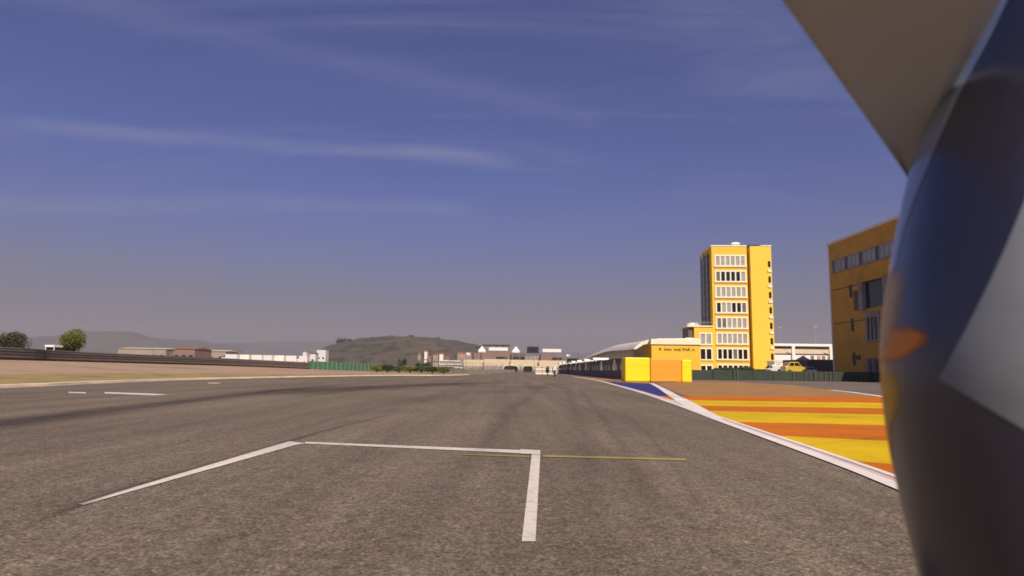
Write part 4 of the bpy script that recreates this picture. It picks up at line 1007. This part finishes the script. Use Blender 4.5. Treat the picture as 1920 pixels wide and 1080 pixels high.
# ------------------------------------------------------------------ riders on motorcycles, far down the track
def skin(name, joints, edges, parent, m, sub=1):
    me = bpy.data.meshes.new(name); me.from_pydata([j[:3] for j in joints], edges, []); me.materials.append(m)
    o = bpy.data.objects.new(name, me); COL.objects.link(o); o.parent = parent
    s = o.modifiers.new('skin', 'SKIN'); s.use_smooth_shade = True
    if not me.skin_vertices: me.skin_vertices.new(name='')
    for i, j in enumerate(joints):
        me.skin_vertices[0].data[i].radius = (j[3], j[3]); me.skin_vertices[0].data[i].use_root = (i == 0)
    if sub: q = o.modifiers.new('sub', 'SUBSURF'); q.levels = sub; q.render_levels = sub
    return o
def small_bike(label, x, y, rz, paint, leather, helmet, plabel, group):
    t = thing('motorcycle', label, 'motorcycle', (x, y, 0), rz, group)
    for yy in (-.7, .72):
        w = MB().torus((0, yy, .31), .24, .075, 'x', 20, 8).build('wheel', M['rubber'], t, True)
        MB().tube([(-.05, yy, .31), (.05, yy, .31)], .19, 12).build('rim', M['steel_dark'], w)
    MB().ellipsoid((0, .35, .62), (.21, .48, .30), 14, 10).build('fairing', paint, t, True)
    MB().ellipsoid((0, .55, .92), (.17, .2, .17), 12, 8).build('windscreen', M['dark_glass'], t, True)
    MB().ellipsoid((0, .0, .82), (.16, .3, .12), 12, 8).build('tank', paint, t, True)
    MB().add([(-.12, -.2, .78), (.12, -.2, .78), (.09, -.85, .98), (-.09, -.85, .98), (-.12, -.2, .70), (.12, -.2, .70), (.07, -.85, .9), (-.07, -.85, .9)], [(0, 1, 2, 3), (7, 6, 5, 4), (0, 4, 5, 1), (1, 5, 6, 2), (2, 6, 7, 3), (3, 7, 4, 0)]).build('tail', paint, t)
    MB().tube([(0, -.7, .31), (0, -.1, .4)], .05).build('swingarm', M['steel_dark'], t)
    MB().tube([(.16, -.1, .3), (.18, -.65, .45)], [.04, .065]).build('exhaust', M['steel'], t)
    j = [(0, -.32, .92, .155), (0, -.12, 1.10, .15), (0, .12, 1.24, .16), (0, .2, 1.30, .07), (0, .27, 1.36, .09),
         (-.2, .10, 1.22, .085), (-.33, .22, .98, .055), (-.26, .5, .95, .042), (.2, .10, 1.22, .085), (.33, .22, .98, .055), (.26, .5, .95, .042),
         (-.16, -.28, .86, .12), (-.3, .08, .78, .08), (-.2, -.28, .42, .055), (-.22, -.12, .38, .045), (.16, -.28, .86, .12), (.3, .08, .78, .08), (.2, -.28, .42, .055), (.22, -.12, .38, .045),
         (-.24, .58, .95, .04), (.24, .58, .95, .04)]
    e = [(0, 1), (1, 2), (2, 3), (3, 4), (2, 5), (5, 6), (6, 7), (2, 8), (8, 9), (9, 10), (0, 11), (11, 12), (12, 13), (13, 14), (0, 15), (15, 16), (16, 17), (17, 18), (7, 19), (10, 20)]
    p = thing('person', plabel, 'person', (x, y, 0), rz, 'riders far down the straight')
    skin('body', j, e, p, leather)
    h = MB().ellipsoid((0, .33, 1.42), (.135, .165, .145), 16, 12).build('helmet', helmet, p, True)
    MB().ellipsoid((0, .42, 1.42), (.11, .085, .06), 12, 8).build('visor', M['dark_glass'], h, True)
    return t
ra = G(1026.5, 703.3); small_bike('dark motorcycle seen from behind far down the straight', ra.x, ra.y, -.05, M['leather_b'], M['leather_b'], M['leather_b'], 'rider in black leathers crouched on the dark motorcycle', 'motorcycles far down the straight')
ra = G(1040, 706.5); small_bike('white motorcycle seen from behind right of the dark one', ra.x, ra.y, -.05, M['car_white'], M['leather_w'], M['car_white'], 'rider in white leathers crouched on the white motorcycle', 'motorcycles far down the straight')

# ------------------------------------------------------------------ the motorcycle carrying the camera
navy = mat('navy_paint', (.016, .016, .034), .4, .05, 2, coat=1.0); navy.node_tree.nodes['Principled BSDF'].inputs['Coat IOR'].default_value = 1.6
navy.node_tree.nodes['Principled BSDF'].inputs['Coat Roughness'].default_value = .30
decal = mat('pale_decal', (.19, .20, .21), .35, .22, 5, coat=.5, dirt=((.10, .10, .10), 9, .56, .7))
decal.node_tree.nodes['Principled BSDF'].inputs['Coat Roughness'].default_value = .2
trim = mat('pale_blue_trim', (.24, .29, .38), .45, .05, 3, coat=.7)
cowlm = mat('cowl_underside', (.60, .58, .56), .6, .06, 2)
moto = thing('racing_motorcycle', 'navy racing motorcycle with pale side panel and grey cowl, close at the right edge', 'motorcycle', (.98, .75, 0))
SIL = [(-900, 2300), (-600, 2140), (-350, 2040), (-180, 1850), (0, 1812), (80, 1792), (150, 1768), (240, 1733), (325, 1702), (420, 1683), (520, 1664), (610, 1652), (680, 1648), (760, 1655), (850, 1668), (950, 1690), (1080, 1722), (1250, 1775), (1450, 1860), (1650, 1980), (1850, 2160)]
def sil(py):
    for (a, x0), (b, x1) in zip(SIL[:-1], SIL[1:]):
        if a <= py <= b: t = (py - a) / (b - a); return x0 + (x1 - x0) * t
    return SIL[-1][1]
def sils(py): return sum(sil(py + d) for d in (-50, -25, 0, 25, 50)) / 5
MO = Vector((.98, .75, 0))
def fair(py, ph, off=0.0):                  # a closed section, front of the fairing; ph 0..2pi, 0 = left silhouette
    k = max(.02, math.cos((py - 560) / 1400 * math.pi / 2) if abs(py - 560) < 1400 else .02) ** .5
    a_, b_ = 520 * k, (.26 + off * 1.0) * k
    px = sils(py) - off * 1200 + a_ * (1 - math.cos(ph)); Y = .86 - b_ * math.sin(ph)
    return P(px, py, Y) - MO
pys = [-50 + 12 * i for i in range(149)]; NP = 200
mb = MB(); vs_ = [fair(py, 2 * math.pi * k / NP) for py in pys for k in range(NP)]
fs = [(i * NP + k, i * NP + (k + 1) % NP, (i + 1) * NP + (k + 1) % NP, (i + 1) * NP + k) for i in range(len(pys) - 1) for k in range(NP)]
fs += [tuple(range(NP)), tuple(range(len(vs_) - NP, len(vs_)))[::-1]]
mb.add(vs_, fs).build('fairing', navy, moto, True)
# pale panel lying on the fairing: polygon in (py, px) turned into surface parameters
def on_fair(px, py, off):
    k = max(.02, math.cos((py - 560) / 1400 * math.pi / 2)) ** .5
    c = 1 - (px - (sils(py) - off * 1200)) / (520 * k); return fair(py, math.acos(max(-1, min(1, c))), off)
nU, nV = 40, 40; vs_ = []
for j in range(nV + 1):
    v = j / nV; py_l = 710 + (-330) * v          # left edge from (1760,710) up to (1955,280)
    for i in range(nU + 1):
        u = i / nU
        e1 = Vector((1760 + (1962 - 1760) * v, 710 + (262 - 710) * v)); e1.x += 14 * math.sin(v * math.pi)
        e2 = Vector((2180 + 60 * v, 960 + (160 - 960) * v))
        q = e1 + (e2 - e1) * u
        vs_.append(on_fair(q.x, q.y, .0007))
mb = MB(); mb.add(vs_, [(j * (nU + 1) + i, j * (nU + 1) + i + 1, (j + 1) * (nU + 1) + i + 1, (j + 1) * (nU + 1) + i) for j in range(nV) for i in range(nU)])
mb.build('side_panel', decal, moto, True)
# pale trim along the leading edge, above and left of the navy band
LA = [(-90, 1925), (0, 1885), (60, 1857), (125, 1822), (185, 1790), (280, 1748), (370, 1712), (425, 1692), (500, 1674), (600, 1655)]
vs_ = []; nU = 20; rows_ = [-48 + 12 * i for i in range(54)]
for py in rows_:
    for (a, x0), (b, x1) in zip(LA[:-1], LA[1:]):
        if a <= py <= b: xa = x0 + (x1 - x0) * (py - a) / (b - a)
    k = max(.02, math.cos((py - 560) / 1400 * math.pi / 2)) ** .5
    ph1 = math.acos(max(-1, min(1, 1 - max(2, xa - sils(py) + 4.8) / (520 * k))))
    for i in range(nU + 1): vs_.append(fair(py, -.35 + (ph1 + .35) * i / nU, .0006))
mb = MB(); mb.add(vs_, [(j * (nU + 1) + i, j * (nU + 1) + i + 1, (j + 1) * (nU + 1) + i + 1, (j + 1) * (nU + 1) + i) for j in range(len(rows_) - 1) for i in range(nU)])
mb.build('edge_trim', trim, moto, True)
def painted_reflection(name, poly_rows, m, off):        # a reflection painted on as a soft-edged patch; rows: (py, px_left offset from the edge, px_right)
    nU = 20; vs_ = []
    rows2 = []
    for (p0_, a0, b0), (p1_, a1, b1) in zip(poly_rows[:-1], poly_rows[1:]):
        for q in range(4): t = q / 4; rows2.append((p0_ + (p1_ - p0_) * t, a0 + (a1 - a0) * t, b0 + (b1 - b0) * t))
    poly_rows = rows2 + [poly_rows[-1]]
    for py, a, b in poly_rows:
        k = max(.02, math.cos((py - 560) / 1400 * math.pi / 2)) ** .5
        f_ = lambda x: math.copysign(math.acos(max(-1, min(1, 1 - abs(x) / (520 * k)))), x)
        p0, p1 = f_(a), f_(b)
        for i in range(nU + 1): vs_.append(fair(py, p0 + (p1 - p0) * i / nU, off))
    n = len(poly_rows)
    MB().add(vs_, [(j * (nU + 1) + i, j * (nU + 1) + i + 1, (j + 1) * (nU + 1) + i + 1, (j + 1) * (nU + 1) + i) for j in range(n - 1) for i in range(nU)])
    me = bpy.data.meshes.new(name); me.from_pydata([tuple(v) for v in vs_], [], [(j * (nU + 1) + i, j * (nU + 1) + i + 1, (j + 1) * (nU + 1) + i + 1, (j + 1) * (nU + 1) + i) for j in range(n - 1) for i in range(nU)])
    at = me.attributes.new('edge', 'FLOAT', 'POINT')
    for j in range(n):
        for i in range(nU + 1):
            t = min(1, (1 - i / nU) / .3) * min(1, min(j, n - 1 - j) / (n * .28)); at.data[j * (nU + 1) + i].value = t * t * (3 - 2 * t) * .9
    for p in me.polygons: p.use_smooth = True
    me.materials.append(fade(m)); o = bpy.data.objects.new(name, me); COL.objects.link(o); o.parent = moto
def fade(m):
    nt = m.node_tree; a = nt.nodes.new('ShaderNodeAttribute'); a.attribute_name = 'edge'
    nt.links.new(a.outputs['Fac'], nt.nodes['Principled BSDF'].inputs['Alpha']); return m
refl_b = mat('beige_reflection_paint', (.75, .50, .18), .5, .08, 4, coat=.1); refl_o = mat('orange_reflection_paint', (.95, .30, .0), .5, .08, 4, coat=.1); refl_y = mat('yellow_reflection_paint', (.92, .50, .01), .5, .1, 4, coat=.1)  # reflected horizon and run-off stripes, painted as colour on the fairing edge
painted_reflection('edge_reflection', [(490, -2, 36), (520, -6, 48), (570, -20, 44), (610, -20, 44), (650, -20, 34), (690, -20, 20)], refl_b, .0009)
painted_reflection('horizon_reflection', [(606, 24, 50), (618, 16, 84), (630, 14, 102), (645, 12, 96), (660, 6, 74), (675, -4, 56), (690, -10, 24)], refl_o, .0013)
painted_reflection('lower_reflection', [(660, -20, 40), (710, -20, 58), (760, -20, 46), (800, -20, 20), (850, -20, 10), (900, -20, 4)], refl_y, .0009)
# grey screen / cowl edge: a bent plate rising from the fairing
def plate(px, py, d): return P(px, py, .93 - .34 * (345 - py) / 410 + d) - MO
top_e = [(1420, -65), (1440, -35), (1466, 0), (1545, 110), (1625, 222), (1699, 328)]
rt_e = [(1915, -65), (1898, -35), (1876, 0), (1818, 110), (1760, 222), (1706, 345)]
vs_ = []; 
for (a, b) in zip(top_e, rt_e):
    for i in range(9):
        u = i / 8; x = a[0] + (b[0] - a[0]) * u; y = a[1] + (b[1] - a[1]) * u
        vs_.append(plate(x, y, .004 * math.sin(u * math.pi)))
n0 = len(vs_)
back = [v + Vector((0, .004, .008)) for v in vs_]
fs = [(j * 9 + i, j * 9 + i + 1, (j + 1) * 9 + i + 1, (j + 1) * 9 + i) for j in range(5) for i in range(8)]
fs += [tuple(n0 + k for k in f[::-1]) for f in fs]
rim = [j * 9 for j in range(6)] + [45 + i for i in range(1, 9)] + [j * 9 + 8 for j in range(4, -1, -1)] + [i for i in range(7, 0, -1)]
fs += [(rim[i], rim[(i + 1) % len(rim)], n0 + rim[(i + 1) % len(rim)], n0 + rim[i]) for i in range(len(rim))]
MB().add(vs_ + back, fs).build('cowl', cowlm, moto, True)
# the rest of the machine, beside the camera and out of the frame
for yy in (1.05, -.38):
    w = MB().torus((0.08, yy - .75, .3), .23, .075, 'x', 28, 10).build('wheel', M['rubber'], moto, True)
    MB().tube([(.02, yy - .75, .3), (.14, yy - .75, .3)], .17, 18).build('rim', M['steel_dark'], w)
MB().tube([(.08, .30, .3), (.08, .02, .85)], .03).build('fork', M['steel'], moto)
MB().ellipsoid((.12, -.62, .84), (.16, .26, .13), 18, 12).build('tank', navy, moto, True)
MB().extrude_x([(-.85, .74), (-1.35, .95), (-1.35, 1.0), (-.85, .82)], .0, .24).build('seat', M['leather_b'], moto, bevel=.02)
MB().tube([(.1, -1.1, .3), (.1, -.6, .42)], .04).build('swingarm', M['steel_dark'], moto)
MB().box(-.02, .26, -.85, -.25, .30, .70).build('engine', M['steel_dark'], moto, bevel=.03)

# ------------------------------------------------------------------ haze
hz = MB().box(-7500, 7500, -250, 7500, -1.5, 420).build('haze', None); hz['kind'] = 'stuff'
hm = bpy.data.materials.new('haze'); hm.use_nodes = True; nt = hm.node_tree; nt.nodes.clear()
pv = nt.nodes.new('ShaderNodeVolumePrincipled'); pv.inputs['Color'].default_value = (.74, .705, .75, 1); pv.inputs['Density'].default_value = .00019; pv.inputs['Anisotropy'].default_value = .0
ou = nt.nodes.new('ShaderNodeOutputMaterial'); nt.links.new(pv.outputs[0], ou.inputs['Volume'])
hz.data.materials.append(hm)
